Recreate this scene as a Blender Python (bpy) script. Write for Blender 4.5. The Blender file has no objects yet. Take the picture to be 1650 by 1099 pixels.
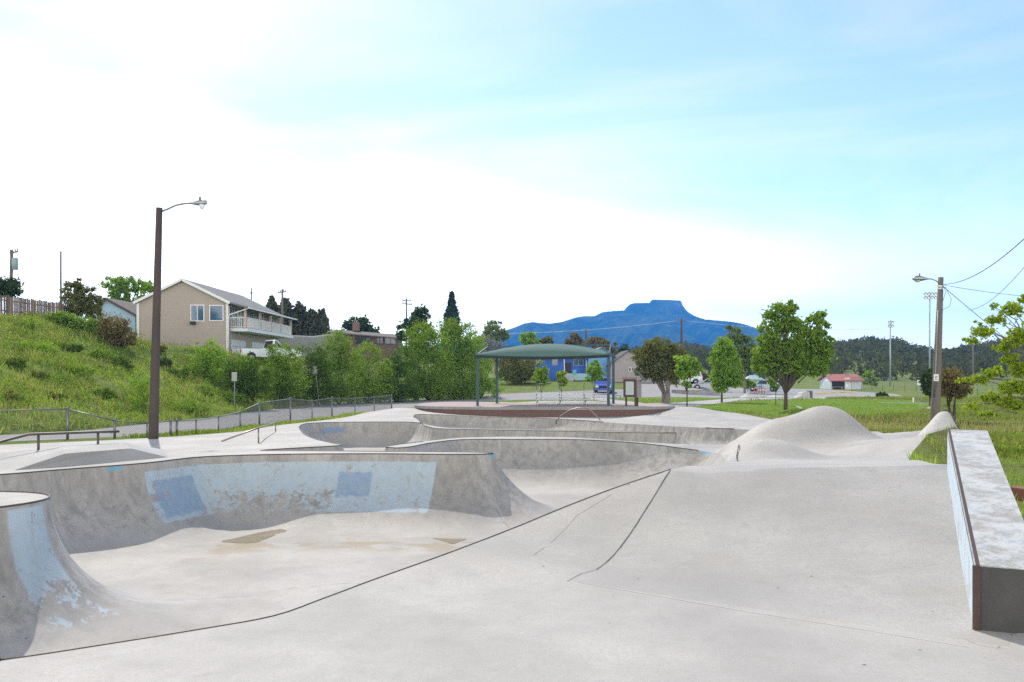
import bpy, bmesh, math, random
import numpy as np
from mathutils import Vector, Matrix
from mathutils.geometry import delaunay_2d_cdt
R = math.radians
SC = bpy.context.scene
COL = SC.collection
rnd = random.Random(7)
rng = np.random.default_rng(7)

# ---------------------------------------------------------------- camera
EYE = 1.6; F = 1450.0; HX, HY = 825.0, 600.0
cam = bpy.data.cameras.new("camera")
cam.sensor_width = 36.0; cam.sensor_fit = 'HORIZONTAL'
cam.lens = 36.0 * F / 1650.0
cam.shift_y = (HY - 549.5) / 1650.0
cam.clip_start = 0.1; cam.clip_end = 30000
camo = bpy.data.objects.new("camera", cam); COL.objects.link(camo)
camo.location = (0, 0, EYE); camo.rotation_euler = (R(90), 0, 0)
SC.camera = camo

# ---------------------------------------------------------------- sky, sun, exposure
SUN_AZ, SUN_EL = -21.0, 46.0           # degrees, azimuth from +Y towards +X
w = bpy.data.worlds.new("World"); SC.world = w; w.use_nodes = True
nt = w.node_tree; nt.nodes.clear()
sky = nt.nodes.new('ShaderNodeTexSky'); sky.sky_type = 'NISHITA'; sky.sun_disc = False
sky.sun_elevation = R(SUN_EL); sky.sun_rotation = R(SUN_AZ)
sky.air_density = 1.0; sky.dust_density = 1.0; sky.ozone_density = 1.0; sky.altitude = 1800
bg = nt.nodes.new('ShaderNodeBackground'); bg.inputs[1].default_value = 0.15
out = nt.nodes.new('ShaderNodeOutputWorld')
tc = nt.nodes.new('ShaderNodeTexCoord')
mp = nt.nodes.new('ShaderNodeMapping'); mp.inputs['Scale'].default_value = (1.0, 1.0, 4.2)
mp.inputs['Rotation'].default_value = (R(0), R(14), R(20))
nz = nt.nodes.new('ShaderNodeTexNoise'); nz.inputs['Scale'].default_value = 1.7
nz.inputs['Detail'].default_value = 7; nz.inputs['Roughness'].default_value = 0.52; nz.inputs['Distortion'].default_value = 0.5
rp = nt.nodes.new('ShaderNodeValToRGB')
rp.color_ramp.elements[0].position = 0.40; rp.color_ramp.elements[0].color = (0.0, 0.0, 0.0, 1)
rp.color_ramp.elements[1].position = 0.62; rp.color_ramp.elements[1].color = (0.95, 0.95, 0.95, 1)
bc = nt.nodes.new('ShaderNodeRGBToBW')                      # thin cloud: takes the brightness of the air behind it
hs = nt.nodes.new('ShaderNodeMix'); hs.data_type = 'RGBA'; hs.blend_type = 'MULTIPLY'; hs.inputs[0].default_value = 1
hs.inputs[7].default_value = (2.0, 2.0, 2.0, 1)
mx = nt.nodes.new('ShaderNodeMix'); mx.data_type = 'RGBA'
L = nt.links.new
sx = nt.nodes.new('ShaderNodeSeparateXYZ')
def wmath(op, a, b, clamp=False):
    m = nt.nodes.new('ShaderNodeMath'); m.operation = op; m.use_clamp = clamp
    for i, v in enumerate((a, b)):
        if isinstance(v, (int, float)): m.inputs[i].default_value = v
        else: L(v, m.inputs[i])
    return m.outputs[0]
L(tc.outputs['Generated'], mp.inputs['Vector']); L(mp.outputs[0], nz.inputs['Vector']); L(nz.outputs[0], rp.inputs[0]); L(tc.outputs['Generated'], sx.inputs[0])
veil = wmath('ADD', wmath('MULTIPLY', sx.outputs[0], -0.68), 0.05)         # the veil of cirrus thickens towards the left
def wstep(v, lo, hi):
    m = nt.nodes.new('ShaderNodeMapRange'); m.interpolation_type = 'SMOOTHSTEP'; L(v, m.inputs[0]); m.inputs[1].default_value = lo; m.inputs[2].default_value = hi; return m.outputs[0]
bank = wstep(sx.outputs[1], 0.15, -0.45)                                   # unseen bright cloud added opposite the sun, to lift the shadowed walls
low = wstep(sx.outputs[2], 0.22, 0.0)                                      # bright air near the horizon
veil = wmath('ADD', wmath('MULTIPLY', rp.outputs[0], 0.62), veil, True)
veil = wmath('ADD', wmath('ADD', veil, wmath('MULTIPLY', bank, 1.6)), wmath('MULTIPLY', low, 0.3), True)
L(sky.outputs[0], bc.inputs[0])
lum = wmath('MULTIPLY', bc.outputs[0], wmath('ADD', wmath('ADD', wmath('MULTIPLY', bank, 1.5), wmath('MULTIPLY', low, 0.3)), 1.35))
cc = nt.nodes.new('ShaderNodeCombineColor'); L(lum, cc.inputs[0]); L(lum, cc.inputs[1]); L(wmath('MULTIPLY', lum, 0.97), cc.inputs[2])
L(veil, mx.inputs[0]); L(sky.outputs[0], mx.inputs[6]); L(cc.outputs[0], mx.inputs[7])
L(mx.outputs[2], bg.inputs[0]); L(bg.outputs[0], out.inputs[0])

sl = bpy.data.lights.new("sun", 'SUN'); sl.energy = 2.4; sl.angle = R(0.53); sl.color = (1.0, 0.94, 0.86)
so = bpy.data.objects.new("sun", sl); COL.objects.link(so)
SUNV = Vector((math.sin(R(SUN_AZ)) * math.cos(R(SUN_EL)), math.cos(R(SUN_AZ)) * math.cos(R(SUN_EL)), math.sin(R(SUN_EL))))
so.rotation_euler = SUNV.to_track_quat('Z', 'Y').to_euler(); so.location = (0, 0, 60)

SC.view_settings.view_transform = 'Standard'; SC.view_settings.look = 'None'
SC.view_settings.gamma = 1.0; SC.view_settings.use_curve_mapping = False
SC.view_settings.exposure = 0.74
SC.render.engine = 'CYCLES'
SC.cycles.use_denoising = False
SC.cycles.max_bounces = 8; SC.cycles.transparent_max_bounces = 16; SC.cycles.volume_bounces = 1

# ---------------------------------------------------------------- helpers
def P(px, py, z):                       # the point at height z that the photograph shows at this pixel
    d = (EYE - z) * F / (py - HY)
    return ((px - HX) / F * d, d)
def Pd(px, py, d):                      # the point at distance d
    return Vector(((px - HX) / F * d, d, EYE + (HY - py) / F * d))
def XD(px, d): return (px - HX) / F * d
def ZD(py, d): return EYE + (HY - py) / F * d

class NT:
    def __init__(s, name):
        s.m = bpy.data.materials.new(name); s.m.use_nodes = True
        s.t = s.m.node_tree; s.t.nodes.clear()
        s.o = s.t.nodes.new('ShaderNodeOutputMaterial')
        s._pos = None
    def n(s, k, **kw):
        x = s.t.nodes.new(k)
        for a, b in kw.items(): setattr(x, a, b)
        return x
    def put(s, sock, v):
        if isinstance(v, bpy.types.NodeSocket): s.t.links.new(v, sock)
        elif isinstance(v, (tuple, list)) and len(v) == 3 and sock.type == 'RGBA': sock.default_value = (*v, 1)
        else: sock.default_value = v
    def pos(s):
        if s._pos is None: s._pos = s.n('ShaderNodeNewGeometry').outputs['Position']
        return s._pos
    def obj(s): return s.n('ShaderNodeTexCoord').outputs['Object']
    def island(s): return s.n('ShaderNodeNewGeometry').outputs['Random Per Island']
    def sep(s, v):
        x = s.n('ShaderNodeSeparateXYZ'); s.put(x.inputs[0], v); return x.outputs
    def map(s, v, scale=(1, 1, 1), rot=(0, 0, 0)):
        x = s.n('ShaderNodeMapping'); s.put(x.inputs[0], v); x.inputs['Scale'].default_value = scale
        x.inputs['Rotation'].default_value = rot; return x.outputs[0]
    def noise(s, scale, detail=4, rough=.55, vec=None, dist=0.0):
        x = s.n('ShaderNodeTexNoise'); s.put(x.inputs['Vector'], vec or s.pos())
        x.inputs['Scale'].default_value = scale; x.inputs['Detail'].default_value = detail
        x.inputs['Roughness'].default_value = rough; x.inputs['Distortion'].default_value = dist
        return x.outputs[0]
    def voro(s, scale, vec=None, feature='F1', out='Distance'):
        x = s.n('ShaderNodeTexVoronoi', feature=feature); s.put(x.inputs['Vector'], vec or s.pos())
        x.inputs['Scale'].default_value = scale; return x.outputs[out]
    def math(s, op, a, b=0.0, c=0.0, clamp=False):
        x = s.n('ShaderNodeMath', operation=op, use_clamp=clamp)
        s.put(x.inputs[0], a); s.put(x.inputs[1], b); s.put(x.inputs[2], c); return x.outputs[0]
    def step(s, v, lo, hi):             # smoothstep lo..hi
        x = s.n('ShaderNodeMapRange', interpolation_type='SMOOTHSTEP')
        s.put(x.inputs[0], v); x.inputs[1].default_value = lo; x.inputs[2].default_value = hi
        return x.outputs[0]
    def mul(s, *a):
        v = a[0]
        for b in a[1:]: v = s.math('MULTIPLY', v, b)
        return v
    def mix(s, f, a, b, blend='MIX'):
        x = s.n('ShaderNodeMix', data_type='RGBA', blend_type=blend)
        s.put(x.inputs[0], f); s.put(x.inputs[6], a); s.put(x.inputs[7], b); return x.outputs[2]
    def ramp(s, f, stops):
        x = s.n('ShaderNodeValToRGB'); s.put(x.inputs[0], f); e = x.color_ramp.elements
        while len(e) < len(stops): e.new(.5)
        for i, (p, c) in enumerate(stops):
            e[i].position = p; e[i].color = (*c, 1) if len(c) == 3 else c
        return x.outputs[0]
    def box(s, xyz, x0, x1, y0, y1, z0, z1, e=.04, wob=None):
        X, Y, Z = xyz
        if wob is not None: X = s.math('ADD', X, wob); Z = s.math('ADD', Z, wob)
        f = []
        for v, lo, hi in ((X, x0, x1), (Y, y0, y1), (Z, z0, z1)):
            if lo is not None: f.append(s.step(v, lo - e, lo + e))
            if hi is not None: f.append(s.math('SUBTRACT', 1.0, s.step(v, hi - e, hi + e)))
        return s.mul(*f)
    def bsdf(s, color, rough=.8, metal=0.0, bump=None, bstr=.3, bdist=.02, spec=.5):
        b = s.n('ShaderNodeBsdfPrincipled')
        s.put(b.inputs['Base Color'], color); s.put(b.inputs['Roughness'], rough); s.put(b.inputs['Metallic'], metal)
        b.inputs['Specular IOR Level'].default_value = spec
        if bump is not None:
            u = s.n('ShaderNodeBump'); u.inputs['Strength'].default_value = bstr; u.inputs['Distance'].default_value = bdist
            s.put(u.inputs['Height'], bump); s.t.links.new(u.outputs[0], b.inputs['Normal'])
        s.t.links.new(b.outputs[0], s.o.inputs[0]); s.b = b
        return s.m

def scale3(c, k): return tuple(min(1, x * k) for x in c)
def mat_plain(name, c, rough=.7, metal=0.0, var=.14, scale=3.0, bump=.1):
    n = NT(name); f = n.noise(scale, 5, .6, n.obj()); g = n.noise(scale * 9, 3, .6, n.obj())
    col = n.mix(f, scale3(c, 1 - var), scale3(c, 1 + var)); col = n.mix(n.math('MULTIPLY', g, .22), col, scale3(c, .72))
    return n.bsdf(col, rough, metal, g, bump, .01)
def mat_leaf(name, c1, c2, c3=None, trans=.5, nscale=.9):
    if name not in ('leaf_dark', 'leaf_spruce', 'leaf_yellow', 'twig_grey'): c1, c2, c3 = scale3(c1, 1.3), scale3(c2, 1.3), scale3(c3 or c2, 1.3)
    n = NT(name); f = n.noise(nscale, 3, .5); i = n.island()
    col = n.ramp(f, [(.36, c1), (.62, c2)])
    col = n.mix(n.math('MULTIPLY', i, .55), col, c3 or c2)
    col = n.mix(n.math('MULTIPLY', n.math('FRACT', n.math('MULTIPLY', i, 17.3)), .35), col, scale3(c1, .6))
    d = n.n('ShaderNodeBsdfDiffuse'); t = n.n('ShaderNodeBsdfTranslucent'); m = n.n('ShaderNodeMixShader')
    n.put(d.inputs[0], col); n.put(t.inputs[0], n.mix(1.0, col, (1.0, 1.0, .55), 'MULTIPLY')); m.inputs[0].default_value = trans
    n.t.links.new(d.outputs[0], m.inputs[1]); n.t.links.new(t.outputs[0], m.inputs[2]); n.t.links.new(m.outputs[0], n.o.inputs[0])
    return n.m

def tag(o, label=None, cat=None, group=None, kind=None):
    if label: o['label'] = label
    if cat: o['category'] = cat
    if group: o['group'] = group
    if kind: o['kind'] = kind
    return o
def empty(name, loc, label, cat, group=None, rz=0.0):
    o = bpy.data.objects.new(name, None); COL.objects.link(o); o.empty_display_size = .2
    o.location = loc; o.rotation_euler = (0, 0, rz)
    return tag(o, label, cat, group)
def mesh_np(name, V, Fq, m, parent=None, smooth=False):
    V = np.asarray(V, dtype=np.float32); Fq = np.asarray(Fq, dtype=np.int32)
    me = bpy.data.meshes.new(name); k = Fq.shape[1]
    me.vertices.add(len(V)); me.vertices.foreach_set('co', V.ravel())
    me.loops.add(Fq.size); me.loops.foreach_set('vertex_index', Fq.ravel())
    me.polygons.add(len(Fq)); me.polygons.foreach_set('loop_start', np.arange(0, Fq.size, k, dtype=np.int32))
    me.polygons.foreach_set('loop_total', np.full(len(Fq), k, dtype=np.int32))
    if smooth: me.polygons.foreach_set('use_smooth', np.ones(len(Fq), dtype=bool))
    me.update(calc_edges=True); me.validate()
    me.materials.append(m)
    o = bpy.data.objects.new(name, me); COL.objects.link(o)
    if parent: o.parent = parent
    return o
class MB:
    def __init__(s): s.v = []; s.f = []
    def add(s, vs, fs):
        b = len(s.v); s.v += [tuple(v) for v in vs]; s.f += [tuple(b + i for i in f) for f in fs]; return s
    def box(s, c, d, rz=0.0, M=None):
        x, y, z = d[0] / 2, d[1] / 2, d[2] / 2
        vs = [Vector((i, j, k)) for k in (-z, z) for i, j in ((-x, -y), (x, -y), (x, y), (-x, y))]
        if M is None: M = Matrix.Rotation(rz, 3, 'Z')
        return s.add([M @ v + Vector(c) for v in vs], [(3, 2, 1, 0), (4, 5, 6, 7), (0, 1, 5, 4), (1, 2, 6, 5), (2, 3, 7, 6), (3, 0, 4, 7)])
    def bar(s, p0, p1, a, b=None):          # square bar between two points
        p0, p1 = Vector(p0), Vector(p1); d = p1 - p0; b = b or a
        q = d.to_track_quat('Z', 'Y').to_matrix()
        return s.box((p0 + p1) / 2, (a, b, d.length), M=q)
    def tube(s, pts, r, n=8, cap=True):
        pts = [Vector(p) for p in pts]; rs = r if isinstance(r, (list, tuple)) else [r] * len(pts)
        b = len(s.v); m = len(pts); up = None
        for i, p in enumerate(pts):
            t = (pts[min(i + 1, m - 1)] - pts[max(i - 1, 0)]).normalized()
            if up is None: up = Vector((1, 0, 0)) if abs(t.x) < .8 else Vector((0, 1, 0))
            a = (up - t * up.dot(t)).normalized(); c = t.cross(a); up = a
            for k in range(n):
                an = 2 * math.pi * k / n
                s.v.append(tuple(p + (a * math.cos(an) + c * math.sin(an)) * rs[i]))
        for i in range(m - 1):
            for k in range(n):
                k2 = (k + 1) % n
                s.f.append((b + i * n + k, b + i * n + k2, b + (i + 1) * n + k2, b + (i + 1) * n + k))
        if cap:
            s.f.append(tuple(b + k for k in range(n - 1, -1, -1))); s.f.append(tuple(b + (m - 1) * n + k for k in range(n)))
        return s
    def prism(s, poly, z0, z1):             # poly in XY counter-clockwise
        n = len(poly); h0 = z0 if callable(z0) else (lambda x, y: z0); h1 = z1 if callable(z1) else (lambda x, y: z1)
        vs = [(x, y, h0(x, y)) for x, y in poly] + [(x, y, h1(x, y)) for x, y in poly]
        fs = [tuple(range(n - 1, -1, -1)), tuple(range(n, 2 * n))] + [(i, (i + 1) % n, n + (i + 1) % n, n + i) for i in range(n)]
        return s.add(vs, fs)
    def shift(s, loc):
        s.v = [(v[0] - loc[0], v[1] - loc[1], v[2] - loc[2]) for v in s.v]; return s
    def side(s, prof, x0, x1):              # profile in YZ swept along X
        n = len(prof)
        vs = [(x0, y, z) for y, z in prof] + [(x1, y, z) for y, z in prof]
        fs = [tuple(range(n)), tuple(range(2 * n - 1, n - 1, -1))] + [(i, n + i, n + (i + 1) % n, (i + 1) % n) for i in range(n)]
        return s.add(vs, fs)
    def ball(s, c, r, nu=10, nv=7):
        b = len(s.v); c = Vector(c); r = Vector(r) if not isinstance(r, (int, float)) else Vector((r, r, r))
        for j in range(nv + 1):
            th = math.pi * j / nv
            for i in range(nu):
                ph = 2 * math.pi * i / nu
                s.v.append((c.x + r.x * math.sin(th) * math.cos(ph), c.y + r.y * math.sin(th) * math.sin(ph), c.z + r.z * math.cos(th)))
        for j in range(nv):
            for i in range(nu):
                s.f.append((b + j * nu + i, b + (j + 1) * nu + i, b + (j + 1) * nu + (i + 1) % nu, b + j * nu + (i + 1) % nu))
        return s
    def build(s, name, m, parent=None, smooth=False, bevel=0.0, fix=True):
        me = bpy.data.meshes.new(name); me.from_pydata(s.v, [], s.f)
        if fix or bevel:
            bm = bmesh.new(); bm.from_mesh(me)
            if bevel: bmesh.ops.bevel(bm, geom=[e for e in bm.edges], offset=bevel, segments=2, profile=.6, affect='EDGES', clamp_overlap=True)
            bmesh.ops.recalc_face_normals(bm, faces=bm.faces); bm.to_mesh(me); bm.free()
        if smooth:
            for p in me.polygons: p.use_smooth = True
        me.materials.append(m)
        o = bpy.data.objects.new(name, me); COL.objects.link(o)
        if parent: o.parent = parent
        return o
def lerp(a, b, t): return a + (b - a) * t
def sstep(a, b, x):
    t = np.clip((x - a) / (b - a), 0, 1); return t * t * (3 - 2 * t)
# ================================================================ THE SITE
def pip(poly, x, y):
    poly = np.asarray(poly); inside = np.zeros(len(x), bool); n = len(poly); j = n - 1
    for i in range(n):
        xi, yi = poly[i][:2]; xj, yj = poly[j][:2]
        c = ((yi > y) != (yj > y)) & (x < (xj - xi) * (y - yi) / (yj - yi + 1e-12) + xi)
        inside ^= c; j = i
    return inside
def near(poly, x, y, closed=True):          # distance, foot z, signed side of the nearest segment
    poly = np.asarray(poly, float); n = len(poly)
    best = np.full(len(x), 1e9); zf = np.zeros(len(x)); side = np.zeros(len(x)); near.run = run = np.zeros(len(x)); acc = 0.0
    for i in range(n if closed else n - 1):
        a, b = poly[i], poly[(i + 1) % n]; dx, dy = b[0] - a[0], b[1] - a[1]; l2 = dx * dx + dy * dy + 1e-12
        t = np.clip(((x - a[0]) * dx + (y - a[1]) * dy) / l2, 0, 1)
        d = np.hypot(x - a[0] - t * dx, y - a[1] - t * dy); m = d < best
        best[m] = d[m]
        if poly.shape[1] > 2: zf[m] = (a[2] + t * (b[2] - a[2]))[m]
        side[m] = (dx * (y - a[1]) - dy * (x - a[0]))[m]; run[m] = (acc + t * math.sqrt(l2))[m]; acc += math.sqrt(l2)
    return best, zf, side
def catmull(pts, step=.3, closed=True):
    pts = [np.array(p, float) for p in pts]; n = len(pts); o = []
    for i in range(n if closed else n - 1):
        p1, p2 = pts[i], pts[(i + 1) % n]
        p0 = pts[i - 1] if closed or i > 0 else p1; p3 = pts[(i + 2) % n] if closed or i + 2 < n else p2
        l = np.linalg.norm((p2 - p1)[:2]); k = max(1, int(round(l / (step * max(.4, p1[1] / 22)))))
        l0 = max(np.linalg.norm((p1 - p0)[:2]), 1e-6); l3 = max(np.linalg.norm((p3 - p2)[:2]), 1e-6)
        m1 = ((p2 - p1) / l + (p1 - p0) / l0) / 2 * l; m2 = ((p2 - p1) / l + (p3 - p2) / l3) / 2 * l
        for s in range(k):
            t = s / k
            o.append((2*t**3 - 3*t*t + 1) * p1 + (t**3 - 2*t*t + t) * m1 + (-2*t**3 + 3*t*t) * p2 + (t**3 - t*t) * m2)
    if not closed: o.append(pts[-1])
    return o

ROAD_NEAR = [(-46, 6), (-26, 15), (-18.5, 21.5), (-14.9, 27), (-13.2, 30.7), (-12.0, 35), (-11.8, 41), (-11.7, 46), (-11.2, 50.5), (-9.2, 60), (-6, 73), (-1, 83.5), (8, 89.5), (25, 92), (36, 95), (43, 99), (46, 108)]
ROAD_FAR = [(-60, 9), (-30, 19), (-20.5, 26), (-17.6, 34), (-17.6, 44), (-17.2, 54), (-16.6, 66), (-14, 79), (-9, 89), (-3, 95), (6, 100.5), (14, 104), (15, 118), (20, 140), (34, 150), (48, 140)]
ROAD_NEAR = [tuple(p) for p in catmull(ROAD_NEAR, 2, False)]; ROAD_FAR = [tuple(p) for p in catmull(ROAD_FAR, 2, False)]
ROAD = ROAD_NEAR + ROAD_FAR[::-1]

def ZB(x, y):
    x = np.asarray(x, float); y = np.asarray(y, float)
    yy = np.maximum(y, 0.0)
    zc = np.interp(yy, [0, 8, 16, 25, 36, 50, 88, 100, 120, 160, 300, 600], [0, 0, -.2, -.4, -.75, -1, -1.0, -.55, .6, 1.6, 4, 8])
    zr = np.interp(yy, [0, 8, 16, 25, 36, 50, 88, 9000], [0, 0, -.2, -.4, -.75, -1, -1.0, -1.0])
    px = HX + F * x / np.maximum(y, 1.0)
    t = sstep(1040, 1200, px) * sstep(60, 90, yy); z = zc * (1 - t) + zr * t
    # rough ground right of the ledge and a shallow weedy ditch behind the concrete
    z = np.where((x > 4) & (y < 30), np.minimum(z, lerp(z, -.42, sstep(3.6, 5.4, x - np.maximum(y - 9.5, -4) * .44))), z)
    z = z - .55 * np.exp(-((x - 19) / 5.5) ** 2 - ((y - 41) / 5.0) ** 2) + .45 * np.exp(-((x - 17) / 2.2) ** 2 - ((y - 52) / 5) ** 2)
    # hill to the left of the road
    d, _, side = near(ROAD_FAR, x, y, False); d = np.where(side > 0, d, 0.0)
    T = np.interp(yy, [0, 58, 64, 70, 75, 82, 98, 115, 140, 300, 700], [6.0, 5.45, 5.6, 3.6, 2.9, 2.8, 2.7, 2.6, 3.2, 8, 18])
    W = np.interp(yy, [0, 58, 65, 72, 90, 110, 200], [19, 18.5, 17, 7.5, 7, 16, 40])
    s = np.clip(d / W, 0, 1.0); s = s * s * (3 - 2 * s) * .45 + s * .55
    lump = .11 * np.sin(x * .9 + 1.3 * np.sin(y * .37)) * np.sin(y * .8 + x * .3) + .15 * np.sin(x * .43 + y * .21 + 1) * np.sin(y * .33 - x * .17)
    zh = z + (T - z) * s + lump * sstep(0, 4, d) * (1 - sstep(70, 78, yy) * .8)
    wgt = (1 - sstep(-.14, -.03, x / np.maximum(y, 1))) * (d > 0)
    z = z + wgt * (zh - z)
    # wooded hill on the right, far off
    rid = np.interp(px, [900, 1040, 1100, 1200, 1280, 1340, 1400, 1440, 1470, 1510, 1540, 1600, 1660, 1800, 2200], [598, 596, 575, 570, 563, 556, 551, 552, 562, 571, 566, 556, 548, 560, 580])
    hr = (HY - rid) * 420 / F * sstep(150, 430, y)
    z = z + np.where((y > 140) & (px > 880), hr * sstep(900, 1060, px), 0)
    far = sstep(600, 1500, y); z = z * (1 - far) + 14 * far
    return z

# ---- outlines (x, y, z)
def C(px, py, z): return (*P(px, py, z), z)
BOWL = [(-2.84, 5.0, 0), (-4.3, 4.35, 0), (-6.1, 4.4, 0), (-7.5, 5.3, 0), (-8.2, 7, 0), (-8.4, 8.8, 0), (-8.1, 9.6, 0), (-7.4, 10.0, 0), (-6.78, 10.14, 0),
  (-6.28, 10.42, 0), (-5.97, 10.82, 0), (-5.86, 11.25, 0), (-5.97, 11.62, 0), (-6.28, 11.9, 0), (-6.8, 12.05, 0), (-7.7, 12.12, 0), (-9.3, 12.3, -.05), (-10.3, 12.9, -.1), (-10.8, 13.8, -.15),
  (-10.3, 14.8, -.2), C(0, 765, -.2), C(110, 756, -.2), C(229, 747, -.2), C(326, 736.5, -.2), C(418, 733, -.2), C(600, 731.3, -.2), C(770, 732.4, -.2),
  (-.42, 19.85, -.2), (-.42, 20.25, -.22), (-1.0, 20.6, -.23), (-3.0, 21.0, -.25), (-5.2, 21.2, -.25), (-6.0, 21.5, -.27), (-5.7, 22.0, -.28), (-5.05, 22.8, -.3), (-4.55, 23.3, -.31), (-4.5, 23.8, -.32),
  (-4.9, 24.6, -.34), C(503, 706, -.4), C(484, 693, -.55), C(485, 685, -.66), C(502, 681.8, -.75), C(540, 680.4, -.8), C(590, 680, -.8), C(662, 680.2, -.8), C(688, 687, -.75), C(706, 690.6, -.75),
  C(760, 692, -.72), C(900, 694.6, -.66), C(1070, 697.8, -.6), (5.95, 32.6, -.6), (5.75, 33.2, -.62), (1.8, 35.5, -.68), (-1.6, 37.5, -.74), (-3.0, 38.9, -.77), C(684, 683, -.76), C(673, 676, -.76), C(667, 669.8, -.76), C(676, 667.6, -.76),
  C(705, 668.2, -.78), C(780, 671.6, -.84), C(877, 674, -.85), C(920, 676, -.85), C(984, 681, -.8), C(1060, 685.5, -.75), C(1137, 689.5, -.7), C(1196, 692, -.66),
  (9.3, 34, -.62), (8.6, 31, -.58), (7.7, 28.7, -.55), (7.0, 27.3, -.55), (6.3, 26.9, -.55), (5.0, 27.0, -.55), (3.5, 27.5, -.5), (2.1, 27.8, -.42), (-1.4, 27.9, -.42), (-2.6, 26.2, -.42), (-3.3, 24.7, -.41), (-3.36, 24.0, -.4),
  (-3.04, 23.75, -.4), C(700, 713, -.4), C(745, 708.6, -.4), C(840, 708.2, -.4), C(930, 708.6, -.4), C(1040, 715.2, -.49), C(1108, 723.7, -.6), C(1140, 728, -.65), (5.66, 25.2, -.65), (5.62, 24.4, -.6), (5.05, 21.5, -.44), (4.4, 18.5, -.21), (3.65, 15.5, .04), (2.95, 12.8, .29), (2.25, 10.7, .48),
  C(1080, 757, .6), C(1000, 783, .47), C(915, 815, .33), C(830, 850, .2), C(715, 894, .09), C(600, 935, .02), C(520, 965, 0), C(440, 993, 0), C(330, 1013, 0), C(200, 1034, 0)]
BOWLS = [tuple(p) for p in catmull(BOWL, .3)]
PARK = [(-14, -9), (7.5, -9), (7.5, 4.3), (3.8, 5.0), (3.25, 5.45), (3.45, 6.2), (4.9, 9.3), (4.78, 9.75), (5.07, 10.8), (5.7, 12.6), (6.7, 15.2), (8.06, 18.1), (8.78, 19), (9.6, 19.5), (10.4, 21.5),
  (12.1, 26.6), (13.0, 32), (13.7, 40), (14, 48), (13.8, 56), (12.6, 62), (11.4, 66.2), (6, 68.5), (0, 69), (-5.6, 67), (-7.3, 63.8), (-8.3, 59), (-10, 49.5), (-10.9, 41), (-10.7, 35.5), (-11.3, 30.6), (-12.4, 27.6), (-14.5, 24.2), (-18, 19), (-19, 8)]
PATHP = [P(1060, 656.5, -1), P(1125, 653.5, -1), P(1195, 645.4, -1), P(1250, 643.6, -1), P(1330, 642.5, -1), P(1330, 636.5, -1), P(1270, 635, -1), P(1195, 641, -1), P(1150, 644.3, -1), P(1095, 648.6, -1), P(1040, 650, -1), P(1000, 645, -1), P(960, 640.3, -1), P(905, 638.6, -1), P(905, 639.8, -1), P(950, 642.5, -1), P(985, 648.5, -1), P(1015, 654, -1)]
LAWN = [P(1108, 658, -1), (14.6, 57), (14.9, 49), (14.5, 41), (15.8, 40), (17, 47), (20, 52), (27, 60), (34, 72), (37, 84), P(1335, 643, -1), P(1195, 646, -1), P(1125, 654.5, -1)]
ISLE = [P(1000, 644, -1), P(1040, 649.2, -1), P(1095, 647.8, -1), P(1150, 643.6, -1), P(1198, 640, -1), P(1180, 637.2, -1), P(1100, 637.6, -1), P(1040, 638.2, -1), P(996, 639.5, -1)]
ISLE2 = [P(812, 646, -1), P(985, 655, -1), P(1010, 655, -1), P(975, 647.5, -1), P(940, 643, -1), P(900, 640.5, -1), P(850, 641.5, -1)]
HUMPP = [(4.75, 16.6), (6.2, 15.5), (7.6, 18.6), (9.2, 20.2), (11.6, 24.2), (11.6, 29), (8.8, 28.8), (7.3, 26.8), (6.1, 25.0), (5.9, 23.0), (5.3, 20.0)]
A_, B_, C_, D_, K_ = (.68, 7.3), (1.62, 9.2), (4.80, 9.75), (3.1, 5.55), (.43, 6.9)
RAMPP = [K_, (2.9, 5.25), D_, C_, B_, A_]

# ---- deck heights: a triangulated set of levels
ctl = [(x, y, 0.0) for x, y in ((-14, -9), (-5, -9), (3, -9), (7.5, -9), (-14, 0), (-8, 2), (-3, 2), (1, 2), (4, 2), (7.5, 4.3), (0, 5), (1.6, 5.2), K_, (2.9, 5.25), (-10, 8), (-19, 8), (3.8, 5.0))]
RP = [(0.0, 0.0), (.1, .012), (.2, .045), (.32, .105), (.45, .19), (.6, .30), (.8, .45), (.94, .562), (1.0, .6)]
for t, z in RP[1:]:
    for u in (0, .33, .67, 1):
        a = (lerp(lerp(A_[0], D_[0], u), lerp(B_[0], C_[0], u), t), lerp(lerp(A_[1], D_[1], u), lerp(B_[1], C_[1], u), t))
        ctl.append((*a, z))
for u in (0, .33, .67, 1): ctl.append((lerp(A_[0], D_[0], u), lerp(A_[1], D_[1], u), 0.0))
ctl += [(5.07, 10.8, .5), (5.7, 12.6, .37), (4.1, 12.4, .36), (4.7, 15, .12), (6.7, 15.2, .12), (8.06, 18.1, .0), (6, 17.5, -.12), (6.2, 20.5, -.33), (7.5, 21, -.3), (7, 24, -.5), (8.78, 19, .30), (9.6, 19.5, .42), (9.0, 20.6, -.1), (10.4, 21.5, -.05), (10, 25, -.35), (9, 28, -.5), (12.1, 26.6, -.12), (11, 33, -.6), (13, 32, -.5)]
ctl += [(3.4, 5.6, .05), (3.45, 6.2, .1), (4.9, 9.3, .55), (4.78, 9.75, .6)]
ctl += [tuple(p) for p in BOWLS[::2]]
PARKS = []
for i, a in enumerate(PARK):
    b = PARK[(i + 1) % len(PARK)]; k = max(1, int(math.hypot(b[0] - a[0], b[1] - a[1]) / 2.5))
    PARKS += [(lerp(a[0], b[0], s / k), lerp(a[1], b[1], s / k)) for s in range(k)]
have = np.array([c[:2] for c in ctl])
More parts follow.
